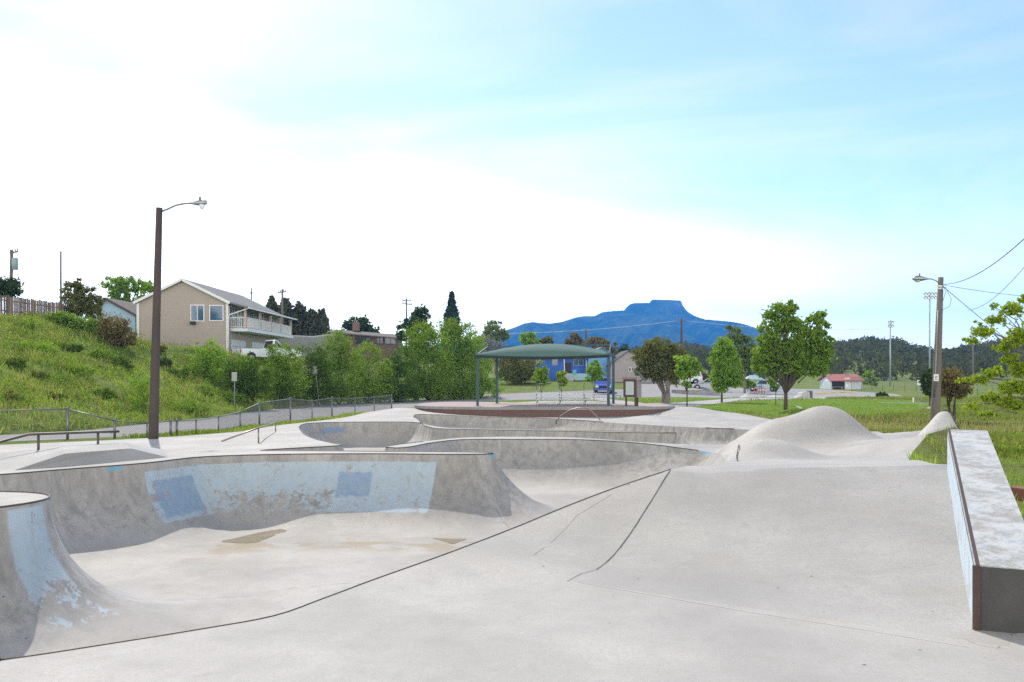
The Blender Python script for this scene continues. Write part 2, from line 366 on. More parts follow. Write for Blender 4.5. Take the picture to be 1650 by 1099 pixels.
for x, y in PARKS:
    if np.min(np.hypot(have[:, 0] - x, have[:, 1] - y)) > .5: ctl.append((x, y, float(ZB([x], [y])[0]) if y > 24 else float(np.interp(y, [8, 16, 25], [0, -.2, -.4]))))
have = np.array([c[:2] for c in ctl])
for y in range(24, 70, 4):
    for x in range(-20, 16, 4):
        if np.min(np.hypot(have[:, 0] - x, have[:, 1] - y)) > 2 and pip(PARK, np.array([x]), np.array([y]))[0] and not pip(BOWLS, np.array([x]), np.array([y]))[0]:
            ctl.append((x, y, float(np.interp(y, [25, 36, 50, 88], [-.4, -.75, -1, -1]))))
_v, _e, _f, _, _, _ = delaunay_2d_cdt([Vector(c[:2]) for c in ctl], [], [], 0, 1e-4)
_cz = np.array([c[2] for c in ctl]); _cx = np.array([c[:2] for c in ctl])
_tz = [float(_cz[np.argmin(np.hypot(_cx[:, 0] - v.x, _cx[:, 1] - v.y))]) for v in _v]
TIN = [((_v[a].x, _v[a].y, _tz[a]), (_v[b].x, _v[b].y, _tz[b]), (_v[c].x, _v[c].y, _tz[c])) for a, b, c in _f]
def ztin(x, y):
    z = np.full(len(x), np.nan)
    for a, b, c in TIN:
        den = (b[1] - c[1]) * (a[0] - c[0]) + (c[0] - b[0]) * (a[1] - c[1])
        if abs(den) < 1e-9: continue
        m = (x >= min(a[0], b[0], c[0]) - 1e-3) & (x <= max(a[0], b[0], c[0]) + 1e-3) & (y >= min(a[1], b[1], c[1]) - 1e-3) & (y <= max(a[1], b[1], c[1]) + 1e-3)
        if not m.any(): continue
        i = np.nonzero(m)[0]; xx, yy = x[i], y[i]
        u = ((b[1] - c[1]) * (xx - c[0]) + (c[0] - b[0]) * (yy - c[1])) / den; v = ((c[1] - a[1]) * (xx - c[0]) + (a[0] - c[0]) * (yy - c[1])) / den
        ok = (u > -1e-3) & (v > -1e-3) & (u + v < 1.001); z[i[ok]] = u[ok] * a[2] + v[ok] * b[2] + (1 - u - v)[ok] * c[2]
    bad = np.isnan(z)
    if bad.any(): z[bad] = ZB(x[bad], y[bad])
    return z
def bumps(x, y):
    g = lambda cx, cy, a, sx, sy, r=0.0: a * np.exp(-(((x - cx) * math.cos(r) + (y - cy) * math.sin(r)) / sx) ** 2 - ((-(x - cx) * math.sin(r) + (y - cy) * math.cos(r)) / sy) ** 2)
    z = g(8.45, 24.6, .98, 1.05, .85, -.12) + g(7.05, 24.0, .66, 1.15, .95, -.25) + g(9.2, 24.8, .26, .6, .75) + g(6.6, 24.1, .12, .9, .9)
    z = z + g(5.65, 18.7, .33, .62, .75) + g(4.9, 18.4, .33, .6, .8) + g(9.2, 22.4, .16, .55, .8) + g(4, 66, .5, 7, 6)
    z = z + g(-6.6, 55.5, .42, 2.2, 3.2) + g(10.6, 54.5, .5, 2.2, 4.0)
    z = z + g(7.2, 46, .30, 1.6, 3.0) + g(10.2, 47, .16, 2.0, 3.5)
    return z
def ZP(x, y):
    x = np.asarray(x, float); y = np.asarray(y, float)
    return ztin(x, y) + bumps(x, y) * (y > 11)
def zfloor(x, y): return np.interp(y, [0, 30, 36, 40, 60], [-1.6, -1.62, -1.66, -1.66, -1.66]) - .30 * sstep(28, 34, y) * (1 - sstep(1.0, 4.0, x)) * (y < 38.7 - .655 * (x + 3) + 30 * (x < -3.6)) + .10 * np.exp(-((x + 3.0) / 3.0) ** 2 - ((y - 13.2) / 2.6) ** 2) + .32 * np.exp(-((x - 6) / 2.4) ** 2 - ((y - 29) / 4) ** 2)
def zbowl(x, y, d, zc):
    zf = zfloor(x, y); H = np.maximum(zc - zf, .05); Rr = np.where(y < 29, lerp(1.55, 2.35, sstep(-5.4, -4.0, x)), 1.02); Rr = np.maximum(Rr, H * 1.04)
    W = np.sqrt(np.maximum(Rr ** 2 - (Rr - H) ** 2, 1e-6)); t = np.clip(W - d, 0, None)
    return np.where(d < W, zf + Rr - np.sqrt(np.maximum(Rr ** 2 - t ** 2, 1e-9)), zf)

# ---- one triangulation of everything
pts = []; edges = []
def loop(poly, step=None, closed=True):
    poly = [tuple(p[:2]) for p in poly]; o = []
    n = len(poly)
    for i in range(n if closed else n - 1):
        a, b = poly[i], poly[(i + 1) % n]; k = max(1, int(round(math.hypot(b[0] - a[0], b[1] - a[1]) / step))) if step else 1
        o += [(lerp(a[0], b[0], s / k), lerp(a[1], b[1], s / k)) for s in range(k)]
    b = len(pts); pts.extend(o); edges.extend((b + i, b + (i + 1) % len(o)) for i in range(len(o)))
loop(BOWLS); loop(PARK, .5); loop(ROAD, 2); loop(PATHP, 2); loop(LAWN, 2); loop(ISLE, 2); loop(ISLE2, 2)
def seam(a, b, step=.2):
    k = int(math.hypot(b[0] - a[0], b[1] - a[1]) / step); i0 = len(pts)
    pts.extend((lerp(a[0], b[0], s / k), lerp(a[1], b[1], s / k)) for s in range(k + 1)); edges.extend((i0 + s, i0 + s + 1) for s in range(k))
loop(RAMPP, .2)
BA = np.array([p[:2] for p in BOWLS]); nb = len(BA); rings = []
ccw = sum(BA[i][0] * BA[(i + 1) % nb][1] - BA[(i + 1) % nb][0] * BA[i][1] for i in range(nb)) > 0
for i in range(nb):
    a, b = BA[i], BA[(i + 1) % nb]; t = b - a; l = np.linalg.norm(t)
    nrm = np.array([-t[1], t[0]]) / l * (1 if ccw else -1)
    for mpt in (a * .75 + b * .25, a * .25 + b * .75):
        for r in (.03, .08, .15, .25, .37, .52, .7, .9, 1.12, 1.36, 1.62): rings.append((*(mpt + nrm * r), r))
rings = np.array(rings)
dd, _, _ = near(BOWLS, rings[:, 0], rings[:, 1]); ok = pip(BOWLS, rings[:, 0], rings[:, 1]) & (dd > rings[:, 2] * .985)
pts += [tuple(p[:2]) for p in rings[ok]]
def grid(x0, x1, y0, y1, s, test=None, jit=.25):
    gx, gy = np.meshgrid(np.arange(x0, x1, s), np.arange(y0, y1, s)); gx = gx.ravel(); gy = gy.ravel()
    gx = gx + rng.uniform(-jit, jit, len(gx)) * s; gy = gy + rng.uniform(-jit, jit, len(gy)) * s
    if test is not None:
        m = test(gx, gy); gx, gy = gx[m], gy[m]
    pts.extend(zip(gx.tolist(), gy.tolist()))
inb = lambda x, y: pip(BOWLS, x, y)
grid(-11, 5, 4, 31, .4, lambda x, y: inb(x, y) & (near(BOWLS, x, y)[0] > 1.55)); grid(-10, 10, 22, 56, .6, lambda x, y: inb(x, y) & (near(BOWLS, x, y)[0] > 1.2))
dk = lambda x, y: pip(PARK, x, y) & ~inb(x, y) & (near(BOWLS, x, y)[0] > .12)
grid(-1.5, 13, 3.5, 34, .22, dk); grid(-19, -1.5, -9, 34, .8, dk); grid(-1.5, 7.5, -9, 3.5, .8, dk); grid(-12, 14.5, 34, 69, .7, dk)
op = lambda x, y: ~pip(PARK, x, y)
grid(-62, -16.5, 8, 108, .85, op); grid(14, 60, -10, 70, 2, op); grid(4, 14, -10, 66, .8, op); grid(-60, -14, -30, 8, 4, op); grid(-17, 14, 20, 110, 1.6, op); grid(14, 60, 70, 160, 3, op)
grid(-200, 260, -60, 620, 13, lambda x, y: ~((x > -62) & (x < 60) & (y > -30) & (y < 160)))
grid(-62, 60, 108, 160, 5, lambda x, y: (x < 14) | (y > 160)); grid(-3000, 3000, -900, 7000, 260, lambda x, y: ~((x > -200) & (x < 260) & (y > -60) & (y < 620)))
for i, e in enumerate(edges): pass
vv, ee, ff, _, _, _ = delaunay_2d_cdt([Vector(p) for p in pts], edges, [], 0, 1e-4)
V2 = np.array([(v.x, v.y) for v in vv]); FF = np.array([f for f in ff if len(f) == 3], dtype=np.int32)
X, Y = V2[:, 0], V2[:, 1]
VZ = ZB(X, Y)
dp, _, _ = near(PARK, X, Y); inp = pip(PARK, X, Y) | (dp < 2e-3)
zp = np.zeros(len(X)); zp[inp] = ZP(X[inp], Y[inp])
# the ground outside meets the edge of the concrete, then eases to its own level
m = ~inp & (dp < 1.2); near_z = np.zeros(len(X))
if m.any():
    ps = np.array(PARKS); pz = ZP(ps[:, 0], ps[:, 1])
    for i in np.nonzero(m)[0]: near_z[i] = pz[np.argmin(np.hypot(ps[:, 0] - X[i], ps[:, 1] - Y[i]))]
    t = sstep(0.0, 1.2, dp[m]) ** .5; VZ[m] = (near_z[m] - .04) * (1 - t) + VZ[m] * t
VZ[inp] = zp[inp]
db, zcb, _ = near(BOWLS, X, Y); RUN = near.run.copy(); ib = pip(BOWLS, X, Y) & (db > 1e-3)
VZ[ib] = zbowl(X[ib], Y[ib], db[ib], zcb[ib] + bumps(X[ib], Y[ib]) * (Y[ib] > 11) * 0)
onb = db <= 1e-3; VZ[onb] = zcb[onb]
cx, cy = X[FF].mean(1), Y[FF].mean(1)
reg = np.zeros(len(FF), int)
for k, poly in ((6, LAWN), (6, ISLE), (6, ISLE2), (5, PATHP), (4, ROAD), (1, PARK), (3, HUMPP), (7, RAMPP), (2, BOWLS)):
    mm = pip(poly, cx, cy)
    if k in (3, 7): mm &= (reg == 1)
    reg[mm] = k
hd, _, hside = near(ROAD_FAR, cx, cy, False)
reg[(reg == 0) & (hside > 0) & (hd < 70) & (cx < -9) & (cy < 112) & (cy > 8)] = 8
V3 = np.column_stack([X, Y, VZ])
def region(name, k, m, smooth=True):
    f = FF[reg == k]; u, inv = np.unique(f, return_inverse=True)
    o = mesh_np(name, V3[u], inv.reshape(-1, 3), m, smooth=smooth)
    if k == 2:                                     # how far round the rim each point lies, for the painted patches
        at = o.data.attributes.new('run', 'FLOAT', 'POINT'); at.data.foreach_set('value', RUN[u].astype(np.float32))
    return o
def G(x, y):                                   # height of the ground or concrete at a point
    x = np.array([float(x)]); y = np.array([float(y)])
    return float(ZP(x, y)[0]) if pip(PARK, x, y)[0] else float(ZB(x, y)[0])

# ---- materials of the site
def rat(px, py, z, xy=None):
    x, y = xy or P(px, py, z); near(BOWLS, np.array([x]), np.array([y])); return float(near.run[0])
def concrete(name, base=(.45, .428, .395), paint=False):
    n = NT(name); p = n.pos()
    a = n.noise(.55, 6, .62); b = n.noise(3.2, 6, .65, dist=.6); c = n.noise(38, 3, .7); dd_ = n.noise(160, 2, .6)
    col = n.mix(n.step(a, .32, .72), scale3(base, .78), scale3(base, 1.12))
    col = n.mix(n.mul(n.step(b, .5, .8), .42), col, scale3(base, .68))
    col = n.mix(n.mul(n.step(b, .18, .42), .0), col, base)
    col = n.mix(n.mul(n.step(c, .38, .70), .42), col, scale3(base, .74)); col = n.mix(n.mul(n.step(n.noise(95, 2, .6), .48, .72), .38), col, scale3(base, .62)); col = n.mix(n.mul(n.step(n.noise(14, 6, .8), .46, .70), .36), col, scale3(base, .74))
    col = n.mix(n.mul(n.step(n.noise(1.1, 5, .6, n.map(p, (1, 1, 1), (0, 0, .4))), .56, .75), .35), col, (base[0] * 1.02, base[1] * .93, base[2] * .82))
    sp = n.step(n.voro(3.4), .05, .035); col = n.mix(n.mul(sp, n.step(n.noise(1.3, 2), .38, .48), .85), col, (.11, .105, .10)); sp2 = n.step(n.voro(9), .06, .03); col = n.mix(n.mul(sp2, n.step(n.noise(1.9, 2), .5, .6), .5), col, (.16, .155, .15))   # pits and gum spots
    sc = n.noise(1.6, 5, .6, n.map(p, (1.2, 9, 2), (0, 0, .5))); col = n.mix(n.mul(n.step(sc, .62, .76), .2), col, (.64, .63, .61)); sc2 = n.noise(1.1, 5, .65, n.map(p, (11, 1.4, 2), (0, 0, -.35))); col = n.mix(n.mul(n.step(sc2, .6, .74), .3), col, scale3(base, .66))  # wheel scuffs
    ck = n.math('ABSOLUTE', n.math('SUBTRACT', n.noise(.35, 3, .5, n.map(p, (1, 1, 1.5)), 1.2), .5))
    col = n.mix(n.mul(n.step(ck, .0013, .0003), n.step(n.noise(.6, 2), .56, .66), .6), col, (.14, .135, .13))                # hairline cracks
    bump = n.math('ADD', n.math('MULTIPLY', c, .5), n.math('ADD', n.math('MULTIPLY', dd_, .35), n.math('MULTIPLY', b, 1.2)))
    if paint:
        s = n.sep(p); X_, Y_, Z_ = s[0], s[1], s[2]
        # walls hold more grime than the flat: streaks below the coping, dark rubbed patches
        st = n.noise(2.4, 5, .65, n.map(p, (2.2, 2.2, .5))); col = n.mix(n.mul(n.step(st, .40, .68), n.step(Z_, -1.55, -1.2), .62), col, scale3(base, .5)); st2 = n.noise(7, 6, .7, n.map(p, (2.5, 2.5, .35))); col = n.mix(n.mul(n.step(st2, .5, .72), n.step(Z_, -1.5, -1.0), .5), col, scale3(base, .42))
        wob = n.math('MULTIPLY', n.math('SUBTRACT', n.noise(5, 4), .5), .05)
        wob2 = n.math('MULTIPLY', n.math('SUBTRACT', n.noise(9, 5), .5), .12)
        peel = n.noise(3.4, 10, .78, n.map(p, (1.3, 1.3, .8), (0, .5, 0)), .5); peel2 = n.noise(15, 7, .75, n.map(p, (.8, .8, 1.2))); low = n.step(Z_, -.75, -1.15)
        gone = n.math('ADD', n.math('MULTIPLY', peel, .75), n.math('ADD', n.math('MULTIPLY', peel2, .25), n.math('MULTIPLY', low, n.mul(n.box((X_, Y_, Z_), -6.1, -3.9, None, None, None, None, .6), .10))))
        keep = n.mul(n.step(gone, .585, .555), n.math('ADD', .72, n.math('MULTIPLY', n.step(n.noise(7, 7, .75, n.map(p, (1, 1, .45))), .62, .42), .28)))
        blue = n.mix(n.noise(1.2, 4), (.36, .46, .53), (.47, .53, .56)); deep = n.mix(peel2, (.16, .26, .40), (.25, .35, .46))
        ru = n.n('ShaderNodeAttribute', attribute_name='run').outputs['Fac']; U_ = (ru, Y_, Z_)
        main = n.box(U_, rat(233, 747, -.2), rat(706, 731.6, -.2), None, None, -1.32, -.36, .012, wob); main = n.mul(main, n.math('SUBTRACT', 1.0, n.box(U_, rat(233, 747, -.2) - 1, rat(258, 745, -.2), None, None, -.95, -.80, .02, wob)))
        sq1 = n.box(U_, rat(243, 746, -.2), rat(303, 738, -.2), None, None, -1.24, -.55, .03, wob2); sq2 = n.box(U_, rat(548, 731.6, -.2), rat(602, 731.3, -.2), None, None, -1.05, -.58, .025, wob2)
        k0 = rat(0, 0, 0, (-6.3, 10.42)); nose = n.box(U_, k0 - 1.5, k0 + .12, 8.6, None, -1.0, -.05, .015, wob); nose2 = n.box(U_, k0 + .42, k0 + .95, 8.6, None, -1.38, -.05, .02, wob)
        nose = n.mul(nose, n.math('SUBTRACT', 1.0, n.step(n.math('ADD', n.noise(1.9, 8, .7), n.math('MULTIPLY', Z_, -.12)), .58, .62)))
        fr_ = n.math('ABSOLUTE', n.math('SUBTRACT', n.math('FRACT', n.math('DIVIDE', ru, 2.35)), .5)); ln_ = n.mul(n.step(fr_, .006, .0022), n.step(Z_, -1.58, -1.5))
        col = n.mix(n.mul(ln_, n.step(n.noise(2.2, 3), .35, .55), .55), col, (.22, .215, .205)); bd = n.mul(n.step(fr_, .03, .012), n.step(Z_, -1.58, -1.5)); col = n.mix(n.mul(bd, n.step(n.noise(3.2, 5), .42, .6), .22), col, (.62, .61, .59))
        rear = n.box((X_, Y_, Z_), -8.95, -8.1, 36, 44, -1.3, -1.02, .03, wob2)
        col = n.mix(n.mul(n.math('MAXIMUM', main, n.math('MAXIMUM', nose, nose2)), keep), col, blue)
        col = n.mix(n.mul(n.math('MAXIMUM', sq1, sq2), n.mul(n.step(gone, .60, .55), .78, n.math('ADD', .7, n.math('MULTIPLY', n.step(peel, .6, .4), .3)))), col, deep)
        col = n.mix(n.mul(rear, keep, .75), col, (.17, .29, .43))
        cy1 = n.box((X_, Y_, Z_), 5.35, 5.6, 24.9, 25.8, -.70, None, .02, wob); cy2 = n.box((X_, Y_, Z_), -.5, 0, 19.5, 20.3, -.27, -.1, .02); cy3 = n.box((X_, Y_, Z_), -7.75, -7.55, 17, 18, -.29, -.22, .02, wob)
        col = n.mix(n.mul(n.math('MAXIMUM', cy1, n.math('MAXIMUM', cy2, cy3)), .8), col, (.12, .40, .56))
        # mud left by rain in the low line along the foot of the wall
        mud = n.mul(n.step(n.noise(1.3, 4), .42, .55), n.box((X_, Y_, Z_), -5.6, 1.5, 14.9, 17.0, None, -1.585, .02)); col = n.mix(n.mul(mud, .75), col, (.30, .235, .13))
    return n.bsdf(col, n.math('ADD', .62, n.math('MULTIPLY', b, .22)), 0, bump, .35, .008, .35)
M_DECK = concrete("concrete_deck"); M_BOWL = concrete("concrete_bowl", (.45, .425, .39), True)
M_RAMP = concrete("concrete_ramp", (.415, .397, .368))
def asphalt():
    n = NT("asphalt"); a = n.noise(.25, 5, .6); b = n.noise(30, 4, .7)
    col = n.mix(a, (.28, .27, .268), (.36, .348, .34)); col = n.mix(n.mul(n.step(b, .45, .7), .4), col, (.17, .165, .165))
    ck = n.math('ABSOLUTE', n.math('SUBTRACT', n.noise(.3, 3, .5, None, 1.0), .5)); col = n.mix(n.mul(n.step(ck, .006, .001), .7), col, (.07, .07, .07))
    return n.bsdf(col, .9, 0, b, .4, .01, .3)
def turf(name, g1, g2, dry, dirt, dryamt, dirtamt):
    n = NT(name); a = n.noise(.16, 5, .6); b = n.noise(.9, 6, .65, dist=.5); c = n.noise(9, 5, .75); d = n.noise(.38, 4, .6, dist=.8)
    col = n.mix(n.step(b, .32, .68), g1, g2); col = n.mix(n.mul(n.step(a, .45, .68), dryamt), col, dry)
    col = n.mix(n.mul(n.step(d, .6, .72), dirtamt), col, dirt); col = n.mix(n.mul(n.step(c, .4, .75), .55), col, scale3(g1, .45))
    return n.bsdf(col, .95, 0, n.math('ADD', c, n.math('MULTIPLY', b, 2)), .9, .09, .1)
M_ROAD = asphalt()
M_TURF = turf("rough_grass", (.11, .17, .035), (.21, .28, .06), (.27, .245, .10), (.21, .165, .115), .7, .75)
M_HILL = turf("hill_grass", (.07, .125, .02), (.20, .275, .05), (.31, .29, .11), (.22, .175, .125), .8, .9)
M_LAWN = turf("lawn", (.15, .245, .028), (.205, .305, .045), (.25, .30, .08), (.16, .16, .07), .6, .2)
ground = tag(region("ground", 0, M_TURF), kind='structure')
tag(region("hillside", 8, M_HILL), kind='structure')
tag(region("road", 4, M_ROAD), kind='structure'); tag(region("path", 5, M_DECK), kind='structure'); tag(region("lawn", 6, M_LAWN), kind='structure')
deck = tag(region("concrete_deck", 1, M_DECK), kind='structure')
bowl = tag(region("skate_bowl", 2, M_BOWL), "large grey concrete skate bowl with faded blue paint on its curved walls", "skate bowl")
tag(region("concrete_hump", 3, M_DECK), "tall rounded concrete hump rising beyond the crest of the bank ramp", "skate hump")
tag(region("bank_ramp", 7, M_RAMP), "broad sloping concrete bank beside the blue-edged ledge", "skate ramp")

# ---- steel coping round the bowl, in the runs that have it
M_STEEL = mat_plain("worn_steel", (.105, .09, .08), .45, .6, .3, 6)
def cop(i0, i1, r):
    q = [Vector((p[0], p[1], p[2] + r * .35)) for p in BOWLS]
    ids = [i for i, p in enumerate(BOWLS)]
    seg = q[i0:i1] if i0 < i1 else q[i0:] + q[:i1]
    MB().tube(seg, r, 6).build("coping", M_STEEL, bowl, True, fix=False)
def idx(px, py, z):
    x, y = P(px, py, z); return int(np.argmin(np.hypot(BA[:, 0] - x, BA[:, 1] - y)))
cop(idx(1080, 757, .6), idx(0, 1065, 0) + 1, .0055); cop(idx(0, 1065, 0), idx(984, 681, -.8), .014); cop(int(np.argmin(np.hypot(BA[:, 0] + 2.6, BA[:, 1] - 26.2))), idx(1140, 728, -.65), .014)
cop(idx(1137, 689.5, -.7), idx(1196, 692, -.66), .02)

# ---- joints in the concrete: narrow open seams, laid just above the surface
M_JOINT = mat_plain("joint_filler", (.055, .053, .055), .9)
def strip(name, line, wd, parent, m, lift=.004, step=.15):
    L_ = []
    for a, b in zip(line, line[1:]):
        k = max(1, int(math.hypot(b[0] - a[0], b[1] - a[1]) / step)); L_ += [(lerp(a[0], b[0], s / k), lerp(a[1], b[1], s / k)) for s in range(k)]
    L_.append(line[-1]); mb = MB(); vs = []; fs = []
    for i, p in enumerate(L_):
        a, b = Vector(L_[max(i - 1, 0)]), Vector(L_[min(i + 1, len(L_) - 1)]); t = (b - a).normalized(); nn = Vector((-t.y, t.x)) * wd / 2 * rnd.uniform(.7, 1.15)
        for s in (-1, 1):
            x, y = p[0] + nn.x * s, p[1] + nn.y * s; vs.append((x, y, G(x, y) + lift))
    fs = [(2 * i, 2 * i + 2, 2 * i + 3, 2 * i + 1) for i in range(len(L_) - 1)]
    return mb.add(vs, fs).build(name, m, parent, fix=False)
strip("joint", [(.68, 7.28), (1.62, 9.2)], .009, deck, M_JOINT, .005); strip("joint", [(.42, 6.88), (.55, 7.13), (.68, 7.28)], .005, deck, M_JOINT, .005)
strip("joint", [(4.24, 16.9), (4.42, 17.7), (4.70, 18.6)], .025, deck, M_JOINT, .02)
strip("joint", [P(860, 880, .15), P(930, 825, .3), P(985, 795, .42)], .0025, deck, M_JOINT)
strip("joint", [P(930, 938, 0), P(1200, 985, 0), P(1380, 1013, 0), P(1560, 1043, 0)], .006, deck, mat_plain('pale_joint', (.58, .57, .55), .9), .004);
tag(deck.children[0], "dark open seam running up the left edge of the bank")
# ================================================================ PLANTS
def bark(name, c): return mat_plain(name, c, .95, 0, .3, 2.5, .6)
M_BARK = bark("dark_bark", (.075, .058, .045)); M_BARKG = bark("grey_bark", (.20, .17, .145))
L_BRIGHT = mat_leaf("leaf_bright", (0.176, 0.317, 0.038), (.22, .335, .05), (.28, .38, .07), .5)
L_MID = mat_leaf("leaf_mid", (0.13, 0.225, 0.034), (.20, .31, .05), (.27, .36, .07), .5)
L_WILLOW = mat_leaf("leaf_willow", (0.121, 0.203, 0.030), (.19, .285, .04), (.24, .32, .06), .45, .5)
L_DARK = mat_leaf("leaf_dark", (0.047, 0.081, 0.027), (.07, .105, .032), (.09, .125, .045), .3)
L_JUNI = mat_leaf("leaf_juniper", (0.06, 0.07, 0.036), (.085, .092, .048), (.12, .12, .07), .2, .06)
L_DEEP = mat_leaf("leaf_deep", (.05, .095, .018), (.10, .165, .03), (.14, .21, .04), .4)
L_OLIVE = mat_leaf("leaf_olive", (0.121, 0.135, 0.041), (.14, .16, .045), (.19, .16, .06), .4)
L_BROWN = mat_leaf("leaf_brown", (0.149, 0.115, 0.061), (.20, .15, .065), (.15, .15, .05), .35)
L_YELLOW = mat_leaf("leaf_yellow", (0.324, 0.459, 0.041), (.34, .44, .05), (.42, .48, .08), .55)
L_GREYB = mat_leaf("twig_grey", (0.270, 0.230, 0.216), (.30, .26, .24), (.24, .22, .2), .2)
L_GRASS = mat_leaf("grass_blade", (0.15, 0.245, 0.036), (.25, .36, .055), (.40, .40, .13), .45, .35)
L_DRYG = mat_leaf("dry_blade", (0.297, 0.270, 0.121), (.32, .29, .14), (.26, .28, .1), .4, .35)
def leaves(c, s):
    n = len(c); a = rng.normal(size=(n, 3)); a /= np.linalg.norm(a, axis=1)[:, None]
    b = rng.normal(size=(n, 3)); b -= a * (a * b).sum(1)[:, None]; b /= np.linalg.norm(b, axis=1)[:, None]
    s = s[:, None]; V = np.stack([c - a * s, c + b * s * .5, c + a * s, c - b * s * .5], 1).reshape(-1, 3)
    return V, np.arange(4 * n).reshape(-1, 4)
def cloud(blobs, n, ls, clump=.24, fill=.45, per=26):
    vol = np.array([max(b[3], .02) * max(b[5], .02) * max(b[4], .02) for b in blobs]) ** .75; vol /= vol.sum(); o = []
    for b, f in zip(blobs, vol):
        k = max(10, int(n * f)); m = max(3, k // per)
        d = rng.normal(size=(m, 3)); d /= np.linalg.norm(d, axis=1)[:, None]; r = rng.uniform(fill, 1.06, m) ** .7
        cc = d * r[:, None] * np.array(b[3:6]); wgt = rng.uniform(.4, 1.6, m); wgt /= wgt.sum()
        idx = rng.choice(m, k, p=wgt); rad = clump * (b[3] + b[4] + b[5]) / 3
        q = cc[idx] + rng.normal(size=(k, 3)) * rad * rng.uniform(.4, 1.0, m)[idx][:, None] * np.array([1, 1, .8])
        o.append(q + np.array(b[:3]))
    c = np.concatenate(o); return c, ls * rng.uniform(.6, 1.35, len(c))
def limb(mb, a, b, r0, r1, n=5, wob=.12):
    a, b = Vector(a), Vector(b); L_ = (b - a).length; pts = []
    for i in range(n + 1):
        t = i / n; p = a.lerp(b, t); p.z += math.sin(t * math.pi) * L_ * .08
        if 0 < i < n: p += Vector((rnd.uniform(-1, 1), rnd.uniform(-1, 1), 0)) * wob * L_ * .5
        pts.append(p)
    mb.tube(pts, [lerp(r0, r1, (i / n) ** .8) for i in range(n + 1)], 7)
def plant(name, label, cat, D, px, blobs, n, ls, mleaf, mbark=None, tr=.12, fork=.45, stems=1, group=None, depth=.9, parts=('trunk', 'crown'), clump=.24, fill=.45, base=None, spread=.5, per=26):
    """blobs: (px, py, half width px, half height px) seen at distance D; the depth follows the width"""
    x, y = (XD(px, D), D) if base is None else base; z = G(x, y) - .05; k = D / F; o = empty(name, (x, y, z), label, cat, group)
    bl = []
    for b in blobs:
        rx, rz = b[2] * k, b[3] * k; dy = (b[4] if len(b) > 4 else rnd.uniform(-.35, .35) * rx)
        bl.append((XD(b[0], D) - x, dy + D - y, ZD(b[1], D) - z, rx, rx * depth, rz))
    mbark = mbark or M_BARK; mb = MB(); low = min(b[2] - b[5] for b in bl); top = max(b[2] for b in bl)
    fz = max(.12, lerp(0, max(low, .3), .9) if fork is None else fork)
    for s in range(stems):
        off = Vector((rnd.uniform(-1, 1), rnd.uniform(-1, 1), 0)) * tr * (2.2 if stems > 1 else 0)
        f = Vector((off.x * spread * 2, off.y * spread * 2, fz)); mb.tube([off + Vector((0, 0, -.1)), off + Vector((0, 0, .12)), f], [tr * 1.35, tr * 1.05, tr * .85], 9)
        for i, b in enumerate(bl):
            if i % stems != s and stems > 1: continue
            limb(mb, f, (b[0], b[1], b[2] + b[5] * .3), tr * .7, tr * .1)
            for q in range(2 if len(bl) < 12 else 1):
                m = f.lerp(Vector(b[:3]), rnd.uniform(.4, .8)); e = Vector((b[0] + rnd.uniform(-.7, .7) * b[3], b[1] + rnd.uniform(-.7, .7) * b[4], b[2] + rnd.uniform(-.4, .8) * b[5])); limb(mb, m, e, tr * .33, tr * .06, 3)
    mb.build(parts[0], mbark, o, True, fix=False)
    c, s = cloud(bl, n, ls, clump, fill, per); c[:, 2] = np.maximum(c[:, 2], .02)
    V, Q = leaves(c, s); mesh_np(parts[1], V, Q, mleaf, o)
    return o
def hitD(px, py):
    for d in np.arange(24, 150, .5):
        if ZD(py, d) <= G(XD(px, d), d): return float(d)
    return 150.0
BUSH = ('stem', 'foliage')

# ---- lawn and park trees
plant("broadleaf_tree", "tallest lawn tree, bright green with a dark forking trunk behind the hump", 'tree', 54, 1266, [(1258, 505, 17, 17), (1272, 496, 11, 10), (1243, 520, 15, 15), (1232, 540, 13, 15), (1268, 525, 18, 16), (1289, 528, 15, 14), (1316, 512, 14, 12), (1322, 527, 12, 11), (1306, 545, 18, 16), (1328, 550, 14, 16), (1250, 550, 20, 16), (1225, 565, 13, 14), (1277, 555, 18, 15), (1240, 580, 20, 15), (1300, 572, 20, 16), (1328, 578, 14, 18), (1268, 585, 20, 14), (1222, 595, 13, 12), (1314, 594, 16, 11), (1246, 598, 15, 10), (1286, 597, 12, 9)], 13500, .12, L_MID, M_BARK, .125, 1.05, 1, depth=.9, spread=.8, clump=.34, per=40)
plant("young_tree", "slim light green tree on the lawn island before the dark hillside", 'tree', 78, 1163, [(1166, 560, 15, 17), (1160, 580, 16, 20), (1178, 585, 15, 22), (1168, 606, 22, 17), (1160, 622, 14, 10), (1184, 612, 12, 12)], 9000, .12, L_BRIGHT, None, .09, 1.0)
plant("pale_tree", "loose pale green tree rising behind the slim lawn tree", 'tree', 112, 1200, [(1184, 540, 14, 15), (1196, 558, 20, 18), (1212, 575, 20, 22), (1195, 585, 20, 18), (1178, 530, 8, 8)], 4200, .22, mat_leaf("leaf_pale", (0.121, 0.176, 0.047), (.15, .20, .065), (.18, .22, .08), .4), M_BARKG, .16, 1.6)
plant("young_tree", "round yellow green sapling with thin stem beside the twin brown trunks", 'tree', 65, 1107, [(1107, 585, 16, 13), (1097, 592, 10, 10), (1118, 592, 11, 10), (1107, 602, 14, 9), (1106, 622, 8, 8)], 2600, .13, L_BRIGHT, None, .05, 1.2)
